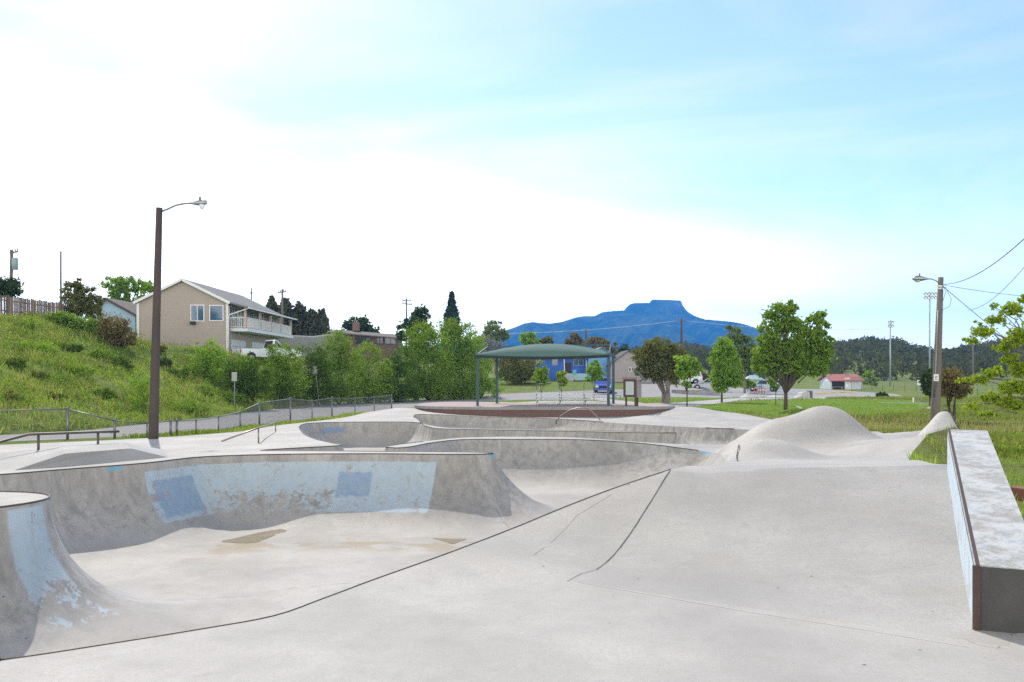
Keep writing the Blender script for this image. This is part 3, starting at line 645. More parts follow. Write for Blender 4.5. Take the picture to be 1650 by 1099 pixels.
plant("brown_tree", "broad olive brown tree on two thick grey trunks", 'tree', 76, 1071, [(1062, 560, 24, 14), (1040, 575, 20, 16), (1085, 575, 22, 20), (1058, 590, 28, 18), (1095, 590, 16, 18), (1035, 598, 14, 14), (1075, 606, 26, 12)], 12000, .12, L_OLIVE, M_BARKG, .24, .9, 2, spread=.55)
plant("sapling", "thin sapling left of the tallest lawn tree's trunk", 'tree', 71, 1250, [(1249, 604, 8, 12), (1244, 618, 8, 8), (1252, 624, 6, 6)], 800, .12, L_MID, None, .03, .9)
plant("brown_tree", "small bushy brown tree on three dark stems near the right lamp pole", 'tree', 47, 1536, [(1530, 612, 20, 16), (1548, 622, 18, 16), (1520, 626, 13, 12), (1538, 634, 20, 9)], 4800, .075, L_BROWN, None, .085, .9, 3, spread=.9)
plant("dark_bush", "dark bushy tree left of the right lamp pole", 'bush', 70, 1498, [(1495, 612, 10, 16), (1490, 625, 9, 12), (1502, 630, 8, 10)], 1800, .12, L_DARK, None, .06, .5, parts=BUSH)
plant("locust_tree", "yellow green tree with loose drooping branches at the right edge", 'tree', 20, 1745, [(1632, 500, 18, 13), (1610, 517, 16, 9), (1600, 494, 8, 5), (1585, 535, 22, 8), (1566, 548, 14, 6), (1640, 545, 22, 14), (1615, 560, 14, 8), (1600, 600, 20, 8), (1580, 612, 18, 7), (1550, 613, 12, 4), (1640, 595, 20, 12), (1630, 625, 22, 10), (1600, 640, 20, 8), (1565, 655, 14, 6), (1590, 668, 16, 5), (1640, 655, 16, 9), (1680, 520, 30, 30), (1700, 580, 36, 34), (1690, 640, 30, 26), (1720, 480, 36, 28), (1650, 482, 12, 8), (1575, 520, 7, 4), (1618, 648, 20, 9), (1655, 625, 16, 10), (1625, 580, 16, 9)],
      17000, .042, L_YELLOW, M_BARKG, .055, 1.2, 1, depth=.7, base=(13.2, 20.6), clump=.26, fill=.1, per=14)
# ---- saplings beyond the pavilion
for px, bl, D, m, lb in ((872, [(872, 597, 10, 9), (868, 608, 11, 9), (878, 612, 8, 8), (870, 586, 5, 6)], 78, L_BRIGHT, "leafy green sapling seen under the canopy, left of three"),
                      (905, [(905, 605, 7, 7), (905, 615, 8, 8)], 76, L_YELLOW, "smallest yellowish sapling beyond the bleachers"),
                      (957, [(957, 595, 12, 10), (952, 607, 10, 9), (964, 604, 10, 9), (958, 586, 7, 6)], 80, L_BRIGHT, "bushy green sapling before the lighter blue house wing")):
    plant("sapling", lb, 'tree', D, px, bl, 1500, .12, m, None, .035, .9, group="saplings beyond the pavilion")
# ---- the thicket at the foot of the hill
TH = [(338, [(335, 560, 18, 12), (345, 575, 18, 16), (325, 580, 14, 14), (338, 595, 24, 16)], 67, L_BRIGHT, "yellow green bush in front of the beige house wall", 2400),
 (402, [(390, 592, 24, 18), (415, 600, 20, 18), (375, 610, 18, 16), (405, 618, 28, 16)], 62, L_DEEP, "dark shrub below the white pickup's rear wheel", 3400),
 (392, [(388, 588, 12, 9), (398, 583, 9, 7), (380, 594, 9, 6)], 64, L_BRIGHT, "small bright shrub in front of the pickup's tailgate", 900),
 (455, [(450, 570, 16, 16), (465, 580, 20, 20), (448, 595, 18, 22), (470, 612, 26, 22)], 68, L_WILLOW, "shrub hiding the front half of the white pickup", 3600),
 (510, [(500, 570, 20, 16), (520, 585, 20, 20), (495, 600, 26, 20), (515, 622, 30, 18)], 71, L_DEEP, "dark green shrub behind the leaning road sign", 3600),
 (545, [(543, 552, 20, 18), (535, 575, 22, 20), (560, 580, 20, 20), (548, 605, 30, 26), (552, 630, 28, 12)], 74, L_WILLOW, "tall willowy shrub between the leaning sign and the brown house", 4600),
 (595, [(590, 572, 20, 18), (605, 600, 24, 22), (580, 612, 20, 20), (600, 628, 30, 12)], 77, L_WILLOW, "lower shrub in front of the brown house roof", 3800),
 (640, [(632, 590, 16, 16), (650, 580, 18, 20), (640, 610, 26, 22), (645, 630, 26, 10)], 79, L_DEEP, "shrub at the foot of the slope beside the fence end", 3600),
 (690, [(680, 540, 22, 18), (700, 555, 26, 24), (672, 570, 22, 24), (695, 590, 32, 26), (690, 622, 34, 18)], 84, L_WILLOW, "large willow clump left of the spruce's foot", 7000),
 (738, [(725, 530, 18, 16), (745, 540, 20, 18), (728, 560, 26, 24), (752, 572, 22, 24), (735, 605, 34, 26), (740, 630, 32, 10)], 87, L_WILLOW, "tallest willow clump beneath the spruce", 7000),
 (772, [(766, 560, 14, 22), (775, 590, 16, 24), (770, 620, 18, 16)], 90, L_MID, "last shrub of the thicket behind the left canopy posts", 3000),
 (835, [(820, 588, 18, 16), (845, 584, 20, 16), (835, 602, 26, 12)], 112, L_OLIVE, "olive bush under the canopy left of the blue house", 2400)]
for px, bl, D, m, lb, n in TH:
    bl = [(b[0], b[1], b[2] * 1.22, b[3] * 1.12) for b in bl] + [(sum(b[0] for b in bl) / len(bl) + q, max(b[1] for b in bl) + 8, 22, 20) for q in (-14, 14)]
    plant("shrub", lb, 'shrub', D, px, bl, int(n * 2.4), .085 * D / 70, m, None, .07, .35, 3, group="thicket at the foot of the slope", parts=BUSH, spread=1.5)
# ---- hillside bushes
HB = [(187, [(185, 525, 20, 14), (175, 538, 16, 14), (200, 540, 16, 14), (187, 550, 26, 10)], 62, L_BROWN, "dry brown bush below the pale blue house", 3000, .11),
 (128, [(118, 470, 14, 12), (138, 478, 16, 16), (125, 492, 24, 14), (150, 490, 14, 12), (128, 457, 8, 7), (155, 505, 12, 8)], 66, L_OLIVE, "olive tree at the right end of the plank fence", 3600, .12),
 (12, [(8, 462, 20, 12), (20, 470, 12, 9), (-8, 465, 14, 14)], 74, L_DARK, "dark round bush above the plank fence at left edge", 2000, .14),
 (100, [(92, 512, 16, 8), (110, 518, 20, 9)], 58, L_MID, "low green bush at the top of the slope under the fence", 1500, .1),
 (140, [(135, 522, 20, 10), (150, 530, 18, 10), (120, 525, 12, 8)], 55, L_MID, "green bush left of the dry brown bush", 1800, .1),
 (45, [(45, 525, 16, 9), (35, 530, 12, 7)], 52, L_MID, "small rounded weed bush high on the slope at left", 1000, .09),
 (60, [(50, 560, 22, 8), (75, 562, 20, 8)], 47, L_BRIGHT, "wide low green weed patch midway up the slope", 1400, .08),
 (125, [(120, 598, 18, 9), (138, 600, 14, 8)], 45, L_MID, "dark weed clump left of the lamp pole's middle", 1200, .08),
 (232, [(226, 615, 14, 16), (240, 630, 16, 18), (222, 645, 14, 14), (236, 655, 20, 10)], 43, L_BRIGHT, "tall yellow green weed bush behind the lamp pole", 2600, .07),
 (305, [(300, 655, 22, 9), (285, 662, 14, 7), (318, 660, 14, 8)], 50, L_MID, "low green bush by the road right of the lamp pole", 1500, .08),
 (375, [(370, 640, 16, 8), (384, 643, 14, 7)], 56, L_BRIGHT, "bright weed clump at the foot of the upright road sign", 1100, .08),
 (452, [(445, 628, 16, 9), (462, 630, 14, 8), (455, 620, 10, 6)], 63, L_BRIGHT, "bright weed clump between the two road signs", 1100, .09),
 (265, [(262, 585, 14, 7), (250, 590, 12, 6)], 62, L_DARK, "dark weed bush at the base of the beige house", 900, .1),
 (160, [(165, 570, 16, 7), (150, 574, 12, 6)], 52, L_MID, "low weed bush below the dry brown bush", 900, .08)]
for px, bl, D, m, lb, n, ls in HB:
    D = hitD(px, max(b[1] + b[3] for b in bl) - 2) if px not in (12, 128) else D
    plant("hillside_bush", lb, 'bush', D, px, [(b[0], b[1], b[2] * 1.1, b[3] * 1.2) for b in bl], int(n * 1.8), ls * .7 * (D / 55), m, None, .05, .2, 2, parts=BUSH, group="bushes on the slope")
for px, py, hw, hh, m, lb, n in ((20, 585, 26, 10, L_DEEP, "dark green bush at the left edge halfway down the slope", 1500), (85, 640, 24, 9, L_DEEP, "dark weed bush above the fence corner at left", 1500), (195, 585, 22, 11, L_DEEP, "dark bush on the slope left of the lamp pole's upper half", 1500), (290, 600, 26, 12, L_DEEP, "dark bush right of the lamp pole under the beige house", 1800),
    (330, 630, 24, 10, L_MID, "green bush on the lower slope left of the upright road sign", 1500), (55, 605, 22, 8, L_OLIVE, "olive weed bush on the middle of the slope at left", 1200), (165, 635, 24, 10, L_DEEP, "dark bush just left of the lamp pole near the road", 1600), (110, 560, 22, 8, L_DEEP, "dark bush high on the slope below the olive tree", 1400), (15, 640, 22, 9, L_BROWN, "brownish weed bush behind the fence at the left edge", 1100), (255, 560, 16, 8, L_OLIVE, "olive bush against the foot of the beige house", 900)):
    D = hitD(px, py + hh - 2); plant("hillside_bush", lb, 'bush', D, px, [(px, py, hw * .6, hh), (px - hw * .6, py + 3, hw * .5, hh * .75), (px + hw * .55, py + 2, hw * .5, hh * .8)], n, .06 * D / 55, m, None, .04, .2, 2, parts=BUSH, group="bushes on the slope")
# ---- trees behind the houses
BT = [("airy_tree", 208, [(185, 456, 20, 10), (205, 458, 18, 13), (228, 462, 14, 10), (195, 475, 18, 10), (218, 482, 14, 14), (212, 500, 10, 12)], 98, L_MID, "tall airy tree between the two upper houses", 3200, .2, .2),
 ("airy_tree", 246, [(240, 465, 12, 10), (250, 474, 10, 10), (238, 482, 8, 8)], 104, L_MID, "smaller airy tree behind the beige house's roof", 1200, .2, .14),
 ("round_tree", 580, [(578, 522, 22, 11), (565, 532, 16, 10), (598, 532, 14, 10), (580, 536, 26, 10)], 150, L_DARK, "dark round tree above the brown house roof", 2400, .3, .2),
 ("leafy_tree", 668, [(680, 505, 13, 13), (668, 520, 18, 14), (655, 535, 16, 14), (680, 535, 20, 16)], 112, L_DARK, "dark leafy tree beside the double armed utility pole", 3400, .22, .16),
 ("pale_tree", 798, [(798, 530, 16, 12), (788, 540, 12, 10), (808, 542, 12, 10)], 170, mat_leaf("leaf_sage", (0.162, 0.209, 0.081), (.19, .22, .09), (.22, .24, .1), .4), "pale rounded tree left of the mesa's foot", 1800, .3, .2),
 ("bare_tree", 778, [(775, 555, 18, 14), (795, 562, 16, 12), (785, 575, 18, 10)], 125, L_GREYB, "leafless grey twiggy tree beside the thicket", 2200, .16, .12),
 ("round_tree", 852, [(852, 544, 14, 10), (846, 550, 10, 8), (860, 552, 10, 8)], 180, L_BRIGHT, "bright green round tree above the canopy", 1500, .3, .2),
 ("round_tree", 882, [(882, 549, 10, 6), (872, 553, 8, 5)], 185, L_OLIVE, "small olive treetop just above the canopy's peak", 900, .3, .15),
 ("dark_tree", 924, [(924, 546, 10, 8), (918, 555, 9, 8), (934, 553, 9, 8)], 190, L_BROWN, "narrow brown tree left of the thin pole", 1200, .32, .2),
 ("dark_tree", 967, [(962, 552, 16, 12), (978, 560, 14, 12), (950, 565, 14, 10), (968, 572, 22, 10)], 165, L_BROWN, "broad brown tree above the blue house's right end", 2400, .3, .22),
 ("dark_tree", 1004, [(1000, 568, 14, 12), (1015, 575, 12, 10), (995, 580, 14, 10)], 172, L_DARK, "dark tree behind the grey gabled house", 1600, .3, .2),
 ("red_shrub", 1131, [(1130, 606, 9, 7), (1136, 610, 8, 6)], 120, L_BROWN, "reddish brown shrub between the lawn trees", 800, .2, .06),
 ("roundish_shrub", 1200, [(1196, 616, 12, 7), (1208, 620, 10, 6)], 114, L_MID, "green shrub beside the parked cars", 900, .2, .06),
 ("leafy_tree", 1368, [(1400, 608, 10, 9), (1408, 614, 9, 7), (1392, 614, 9, 6)], 150, L_MID, "small green tree right of the red roofed building", 1000, .25, .12),
 ("roundish_shrub", 1420, [(1418, 636, 8, 4), (1426, 638, 6, 3)], 95, L_DARK, "low dark shrub in the grass beyond the hump", 500, .14, .05)]
for nm, px, bl, D, m, lb, n, ls, tr in BT: plant(nm, lb, 'tree' if 'tree' in nm else 'shrub', D, px, bl, n, ls, m, M_BARKG if 'pale' in nm or 'bare' in nm else None, tr, .9 if 'tree' in nm else .3)
# ---- conifers
def conifer(label, px, pytop, pybot, hw, D, n, ls, group, m, power=.9, name="conifer"):
    x, y = XD(px, D), D; z = min(G(x, y), ZD(pybot, D)) - .1; o = empty(name, (x, y, z), label, 'tree', group)
    zt, zb, r = ZD(pytop, D) - z, ZD(pybot, D) - z, hw * D / F
    MB().tube([(0, 0, -.1), (0, 0, zb), (0, 0, zt * .97)], [r * .13, r * .1, .02], 7).build('trunk', M_BARK, o, True, fix=False)
    c = []; nc = 110; ca = np.arange(nc) * 2.4 + rng.uniform(-.3, .3, nc); ct = np.sort(rng.uniform(0, 1, nc) ** 1.25); cl = rng.uniform(.75, 1.15, nc)
    for i in range(n):                              # drooping boughs round the stem
        k = rng.integers(0, nc); t = ct[k]; R_ = r * ((1 - t) ** power) * cl[k] + .04 * r; q = R_ * math.sqrt(rng.uniform(.05, 1)); a = ca[k] + rng.normal() * .32
        c.append((q * math.cos(a), q * math.sin(a), zb + (zt - zb) * min(t + rng.uniform(0, .04), 1) + (.25 if power < .7 else -.22) * q + rng.normal() * .1 * r))
    c = np.array(c) + rng.normal(size=(n, 3)) * r * .05; V, Q = leaves(c, ls * rng.uniform(.6, 1.3, n)); mesh_np('crown', V, Q, m, o)
conifer("dark blue green spruce standing above the thicket", 728, 474, 538, 17, 150, 4200, .32, None, mat_leaf("leaf_spruce", (0.041, 0.074, 0.047), (.055, .085, .055), (.07, .10, .07), .2), .8, "spruce")
for px, t, b, hw, lb in ((438, 482, 552, 19, "leftmost dark juniper, just past the beige house's balcony"), (460, 486, 552, 26, "dark juniper behind the single crossarm pole"), (482, 494, 552, 26, "dark juniper right of the single crossarm pole, third in its row"), (502, 504, 552, 22, "shorter dark juniper, fourth in the row from the balcony"), (518, 502, 552, 18, "rightmost pointed dark juniper beside the brown house")):
    conifer(lb, px, t, b, hw, 132, 4200, .27, "row of junipers behind the beige house", L_JUNI, .62, "juniper")
# ---- wooded hill: far juniper wood that reads as one mass
c = []; s = []
for _ in range(2300):
    px = rng.uniform(1030, 1790); d = 150 + 290 * math.sqrt(rng.uniform(.02, 1)); x = XD(px, d); z = float(ZB([x], [d])[0])
    if d < 185 and rng.uniform() < .72: continue
    if rng.uniform() < .12 + (.4 if (math.sin(x * .05 + d * .03) > .86) else 0): continue
    h = rng.uniform(2.4, 4.8) * (1.15 if d > 300 else .9); k = 34; q = rng.normal(size=(k, 3)); q /= np.linalg.norm(q, axis=1)[:, None]
    q *= (rng.uniform(.35, 1, k) ** .5)[:, None] * np.array([h * .55, h * .55, h * .55]); c.append(q + (x, d, z + h * .45)); s.append(rng.uniform(.5, 1.1, k) * .75)
for px0, px1, d0, d1, kk in ((900, 1060, 200, 300, 90), (600, 900, 210, 330, 60), (-200, 600, 230, 380, 80)):
    for _ in range(kk):
        d = rng.uniform(d0, d1); x = XD(rng.uniform(px0, px1), d); z = float(ZB([x], [d])[0]); h = rng.uniform(3, 6) if px0 > 800 else rng.uniform(2, 4); k = 34
        q = rng.normal(size=(k, 3)); q /= np.linalg.norm(q, axis=1)[:, None]; q *= (rng.uniform(.35, 1, k) ** .5)[:, None] * h * .55; c.append(q + (x, d, z + h * .45)); s.append(rng.uniform(.5, 1.1, k) * .75)
V, Q = leaves(np.concatenate(c), np.concatenate(s))
tag(mesh_np("juniper_wood", V, Q, L_JUNI), "dark juniper wood covering the far hill", None, None, 'stuff')
# ---- low weeds in clumps over the slope
def weeds(name, label, n, m, r0, r1, ls, samp):
    x, y = samp(n); q = ~(pip(PARK, x, y) | pip(ROAD, x, y) | pip(PATHP, x, y) | (near(PARK, x, y)[0] < .5)); x, y = x[q], y[q]; z = ZB(x, y); c = []; s = []
    for a, b, h in zip(x, y, z):
        r = rng.uniform(r0, r1); k = int(150 * r / .5); q = rng.normal(size=(k, 3)); q /= np.linalg.norm(q, axis=1)[:, None]; q *= (rng.uniform(.2, 1, k) ** .6)[:, None] * np.array([r, r, r * .55]); c.append(q + (a, b, h + r * .2)); s.append(rng.uniform(.6, 1.3, k) * ls)
    V, Q = leaves(np.concatenate(c), np.concatenate(s)); tag(mesh_np(name, V, Q, m), label, None, None, 'stuff')
# ---- grass and weeds: blades standing in clumps
def blades(n, sampler, h, wd, m, name, label, clumps=None):
    x, y = sampler(n); ok = np.ones(len(x), bool); z = np.empty(len(x)); ins = pip(PARK, x, y) | pip(ROAD, x, y) | pip(PATHP, x, y); ok &= ~ins
    x, y = x[ok], y[ok]; z = ground_z(x, y); n = len(x)
    hh = h * rng.uniform(.4, 1.5, n) * (.6 + .8 * (np.sin(x * .9 + y * .5) * np.sin(y * .7 - x * .4) * .5 + .5)); a = rng.uniform(0, 6.283, n); le = rng.uniform(.1, .7, n) * hh; a2 = rng.uniform(0, 6.283, n)
    ww = wd * rng.uniform(.6, 1.4, n); dx, dy = np.cos(a) * ww, np.sin(a) * ww; b = np.column_stack([x, y, z - .03]); top = np.column_stack([x + np.cos(a2) * le, y + np.sin(a2) * le, z + hh]); mid = b * .45 + top * .55; mid[:, 2] += hh * .08
    w3 = np.column_stack([dx, dy, np.zeros(n)])
    Vv = np.stack([b - w3, b + w3, mid + w3 * .8, top, mid - w3 * .8], 1).reshape(-1, 3); i = np.arange(n) * 5
    Q = np.concatenate([np.column_stack([i, i + 1, i + 2, i + 4]), np.column_stack([i + 4, i + 2, i + 3, i + 3])[:0]]); T3 = np.column_stack([i + 4, i + 2, i + 3])
    me_q = Q; o = mesh_np(name, Vv, np.concatenate([np.column_stack([i, i + 1, i + 2]), np.column_stack([i, i + 2, i + 4]), T3]), m)
    return tag(o, label, None, None, 'stuff')
_tri_x, _tri_y = V3[FF][:, :, 0], V3[FF][:, :, 1]
def ground_z(x, y):
    z = ZB(x, y); dpk, _, _ = near(PARK, x, y); m = dpk < 1.2
    if m.any():
        ps = np.array(PARKS); pz = ZP(ps[:, 0], ps[:, 1]); nz_ = np.array([pz[np.argmin(np.hypot(ps[:, 0] - a, ps[:, 1] - b))] for a, b in zip(x[m], y[m])])
        t = sstep(0, 1.2, dpk[m]) ** .5; z[m] = (nz_ - .04) * (1 - t) + z[m] * t
    return z
def s_hill(n):
    px = rng.uniform(-330, 660, n * 3); d = 27 + 52 * rng.uniform(0, 1, n * 3) ** .8; x = XD(px, d); dd, _, sd = near(ROAD_FAR, x, d, False); ok = (sd > 0) & (dd > .15) & (dd < 30)
    k = np.sin(x * 1.1 + np.sin(d * .6) * 2) * np.sin(d * .9 + x * .3) + rng.normal(size=len(x)) * .5; ok &= k > -.15
    return x[ok][:n], d[ok][:n]
blades(82000, s_hill, .20, .026, L_GRASS, "hill_grass", "green grass and weeds on the slope left of the road")
blades(16000, s_hill, .34, .018, L_DRYG, "dry_grass", "pale dry stalks among the grass on the slope")
def s_right(n):
    px = rng.uniform(1180, 1750, n * 3); d = 21 + 72 * rng.uniform(0, 1, n * 3) ** 1.1; x = XD(px, d); ok = ~pip(LAWN, x, d) & ~((np.abs(d - 74.6) < 1.1) & (px > 1395)); k = np.sin(x * .7 + np.sin(d * .4) * 2) * np.sin(d * .6 + x * .2) + rng.normal(size=len(x)) * .5; ok &= k > -.6
    return x[ok][:n], d[ok][:n]
blades(42000, s_right, .15, .022, mat_leaf("field_blade", (.12, .165, .03), (.20, .25, .05), (.33, .31, .12), .45, .3), "rough_grass", "rough grass beyond the concrete on the right")
def s_ditch(n):
    x = rng.normal(17.6, 3.6, n); y = rng.normal(40.5, 3.6, n); return x, y
blades(14000, s_ditch, .3, .018, L_DRYG, "ditch_weeds", "dry brown weeds in the shallow ditch")
def s_pit(n): return rng.uniform(4.2, 13, n), rng.uniform(7.5, 24, n)
blades(15000, s_pit, .10, .010, L_GRASS, "bank_grass", "short grass beside the ledge and ramp crest")
def s_strip(n):
    t = rng.uniform(0, 1, n); x = np.interp(t, [0, .3, .6, 1], [-12.6, -11.5, -11.3, -9.4]) + rng.normal(size=n) * .22; y = np.interp(t, [0, .3, .6, 1], [30, 34, 41, 56]) + rng.normal(size=n) * .2; return x, y
blades(6000, s_strip, .13, .014, L_GRASS, "verge_grass", "strip of grass along the road fence")
def s_lawn(n):
    px = rng.uniform(800, 1480, n * 2); d = rng.uniform(41, 100, n * 2); x = XD(px, d); ok = pip(LAWN, x, d) | pip(ISLE, x, d) | pip(ISLE2, x, d); return x[ok][:n], d[ok][:n]
blades(30000, s_lawn, .05, .022, mat_leaf("lawn_blade", (0.176, 0.284, 0.034), (.19, .28, .04), (.22, .29, .06), .4, .3), "lawn_grass", "short mown lawn grass")

weeds("slope_weeds", "dark green weeds over the left slope", 230, L_DEEP, .35, 1.25, .042, s_hill); weeds("slope_weeds", "green weeds over the left slope", 240, L_MID, .3, .9, .045, s_hill)
weeds("slope_weeds", "bright weeds over the left slope", 190, L_BRIGHT, .25, .7, .045, s_hill); weeds("slope_weeds", "brownish weeds over the left slope", 110, L_BROWN, .25, .8, .04, s_hill)
weeds("field_weeds", "weeds in the rough ground beyond the concrete", 150, L_MID, .15, .4, .05, s_right); weeds("ditch_shrubs", "brownish weeds in the ditch", 90, L_BROWN, .2, .55, .04, s_ditch)
# ================================================================ BUILT THINGS
M_WHITE = mat_plain("white_paint", (.74, .74, .72), .55, 0, .06); M_GALV = mat_plain("galvanised_steel", (.22, .225, .23), .45, .7, .15, 8)
M_WIRE = mat_plain("fence_wire", (.15, .155, .155), .5, .5, .1); M_POLE = mat_plain("pole_wood", (.075, .057, .05), .95, 0, .3, 2.0, .6); M_POLEG = mat_plain("pole_wood_grey", (.16, .135, .115), .95, 0, .25, 2.0, .6)
M_TEAL = mat_plain("teal_paint", (.012, .055, .07), .45, 0, .12); M_BLACK = mat_plain("black_rubber", (.02, .02, .02), .85); M_GLASS = mat_plain("window_glass", (.05, .11, .19), .08, 0, .2, 1.2, 0)
M_DKGLASS = mat_plain("car_glass", (.02, .028, .035), .06, 0, .2, 2, 0); M_ALU = mat_plain("aluminium", (.36, .37, .38), .35, .8, .1); M_CABLE = mat_plain("cable", (.16, .165, .175), .6, 0, .1)
M_CHROME = mat_plain("bright_metal", (.55, .56, .57), .2, .9, .1); M_RED = mat_plain("lamp_red", (.35, .02, .015), .25); M_LAMP = mat_plain("lamp_lens", (.75, .76, .74), .15, 0, .05)

def boxes(n, *a): return n
# ---- ledge beside the bank
def ledge():
    a, b = Vector((2.885, 5.6, 0)), Vector((4.60, 9.5, 0)); d = (b - a).normalized(); r = Vector((d.y, -d.x, 0)); W = .37
    o = empty("ledge", (3.9, 7.3, 0), "long sloping concrete ledge with worn pale blue top and steel edge", "ledge")
    zt = lambda t: lerp(.402, 1.0, t); N = 14; mb = MB(); vs = []
    for i in range(N + 1):
        t = i / N; p = a.lerp(b, t) + Vector((0, 0, 0)); q = p + r * W; g = Vector((0, 0, 0))
        for k, (pp, z) in enumerate(((p, -.6), (p, zt(t)), (q, zt(t) - .004), (q, -.6))): vs.append((pp.x, pp.y, z))
    fs = [(4*i+k, 4*i+4+k, 4*i+4+(k+1) % 4, 4*i+(k+1) % 4) for i in range(N) for k in range(4)] + [(0, 1, 2, 3), (4*N+3, 4*N+2, 4*N+1, 4*N)]
    n = NT("ledge_concrete"); p1 = n.noise(4.5, 10, .78, dist=.4); p2 = n.noise(22, 8, .75); base = n.mix(p2, (.25, .24, .23), (.42, .41, .39))
    base = n.mix(n.step(p1, .42, .58), base, n.mix(p2, (.44, .46, .46), (.56, .57, .56))); base = n.mix(n.mul(n.step(n.noise(5.1, 9, .78), .53, .62), .6), base, (.32, .42, .51))
    base = n.mix(n.mul(n.step(n.voro(16), .12, .04), .5), base, (.2, .195, .19)); m = n.bsdf(base, .8, 0, n.math('ADD', p1, p2), .4, .01, .3)
    mb.add(vs, fs).shift(o.location).build("block", m, o, bevel=0)
    n = NT("ledge_side_paint"); p1 = n.noise(4, 7, .7); m2 = n.bsdf(n.mix(n.step(p1, .5, .62), (.52, .62, .70), (.46, .47, .47)), .7, 0, p1, .2, .006)
    n = NT("ledge_end_dark"); p1 = n.noise(3, 8, .7); p2 = n.noise(17, 4, .7); m3 = n.bsdf(n.mix(p1, n.mix(p2, (.022, .021, .02), (.04, .038, .036)), (.10, .097, .093)), .9, 0, p2, .4, .008)  # end face: mottled near-black, darker than the rest of the block
    mb = MB(); vs = []
    for i in range(N + 1):
        t = i / N; p = a.lerp(b, t) - r * .004; vs += [(p.x, p.y, -.05), (p.x, p.y, zt(t) - .05)]
    mb.add(vs, [(2*i, 2*i+1, 2*i+3, 2*i+2) for i in range(N)]).shift(o.location); sd = mb.build("side_face", m2, o, fix=False); tag(sd, "pale blue painted side face")
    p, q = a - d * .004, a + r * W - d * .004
    e = MB().add([(p.x, p.y, -.1), (q.x, q.y, -.1), (q.x, q.y, .394), (p.x, p.y, .394)], [(0, 1, 2, 3)]).shift(o.location).build("end_face", m3, o, fix=False); tag(e, "dark end face")
    mb = MB(); mb.bar(a + r * .012 + Vector((0, 0, .392)) - d * .006, b + r * .012 + Vector((0, 0, .990)), .022, .022); mb.bar(a - d * .012 + Vector((0.004, 0, -.02)), a - d * .012 + Vector((0.004, 0, .40)), .035, .03)
    mb.shift(o.location).build("steel_edge", mat_plain("rusty_steel", (.085, .055, .045), .7, .4, .35, 7), o)
ledge()
# ---- hump at the far end of the ledge
def end_hump():
    D = 19.8; o = empty("concrete_hump", (XD(1516, D), D, .1), "small pale concrete hump with steel edge in front of right lamp pole", "skate hump")
    prof = [(1478, 704), (1486, 694), (1496, 684), (1504, 674), (1511, 667), (1518, 663.4), (1526, 663.4), (1531, 667), (1535, 675), (1540, 685), (1546, 694), (1550, 706)]
    vs = []; fs = []; n = len(prof); S = 14
    for j in range(S + 1):
        t = j / S; y = D - .55 + 1.5 * t; sc = math.sin(math.pi * min(.5, t * .95)) ** 1.3 if t < .53 else 1 - .35 * ((t - .53) / .47) ** 2
        for px, py in prof: vs.append((XD(px, y), y, lerp(-.35, ZD(py, D), sc)))
    for j in range(S):
        for i in range(n - 1): fs.append((j*n+i, j*n+i+1, (j+1)*n+i+1, (j+1)*n+i))
    b0 = len(vs)
    for k, (px, py) in enumerate(prof): vs.append((XD(px, D - .55), D - .55, -.6))
    for i in range(n - 1): fs.append((i, b0 + i, b0 + i + 1, i + 1))
    MB().add(vs, fs).shift(o.location).build("mound", concrete("concrete_mound", (.50, .485, .46)), o, True)
    pts = [Vector((XD(px, D + .27), D + .27, ZD(py, D) + .008)) - o.location for px, py in prof[5:11]]
    MB().tube(pts, .022, 6).build("steel_edge", M_STEEL, o, True)
end_hump()
# ---- low hipped pad by the left rail
def pad():
    a, b = (*P(19, 757.5, -.2), -.22), (*P(271, 735.5, -.2), -.22); c, d = Pd(104, 731, 17.42), Pd(211, 722.5, 18.75)
    o = empty("manual_pad", (-9.5, 18.6, -.25), "low concrete pad with sloped grey front behind the bowl's left wall", "skate pad"); back = Vector((-1.0, 1.9, 0))
    c2, d2 = c + back, d + back; a2, b2 = Vector(a) + Vector((-2.6, 2.2, 0)), Vector(b) + Vector((-1.0, 2.4, -.05)); dn = Vector((0, 0, -.35))
    top = [Vector(a), Vector(b), d, c, c2, d2, a2, b2]; vs = top + [v + dn for v in (top[0], top[1], top[7], top[6])]
    fs = [(0, 1, 2, 3), (3, 2, 5, 4), (0, 3, 4, 6), (1, 7, 5, 2), (4, 5, 7, 6), (0, 8, 9, 1), (1, 9, 10, 7), (7, 10, 11, 6), (6, 11, 8, 0)]
    MB().add(vs, fs).shift(o.location).build("block", concrete("concrete_pad", (.42, .41, .39)), o)
pad()
# ---- rails
def rail(label, pts, posts, r, m, group=None, name="grind_rail"):
    o = empty(name, (posts[0][0][0], posts[0][0][1], posts[0][0][2]), label, "rail", group); L_ = Vector(o.location)
    MB().tube([Vector(p) - L_ for p in pts], r, 7).build("bar", m, o, True, fix=False)
    for p0, p1 in posts: MB().tube([Vector(p0) - L_, Vector(p1) - L_], r * .9, 7).build("post", m, o, True, fix=False)
M_RAIL = mat_plain("rail_steel", (.10, .085, .075), .5, .6, .3, 5); M_RAILL = mat_plain("worn_rail", (.30, .24, .21), .4, .7, .25, 4)
b1, b2 = Pd(62, 727, 19.0), Pd(158, 719, 19.9)
rail("long dark flat rail on two posts behind the pad at left", [Pd(-40, 732, 17.2), Pd(0, 712, 18.4), Pd(46, 700, 18.9), Pd(62, 699.4, 19.0), Pd(158, 696, 19.9), Pd(192, 695.2, 20.2)], [(b1 - Vector((0, 0, .08)), Pd(62, 699, 19.0)), (b2 - Vector((0, 0, .1)), Pd(158, 696, 19.9))], .03, M_RAIL)
q1, q2 = P(416.5, 715, -.42), P(444, 696, -.6); g1, g2 = G(*q1), G(*q2)
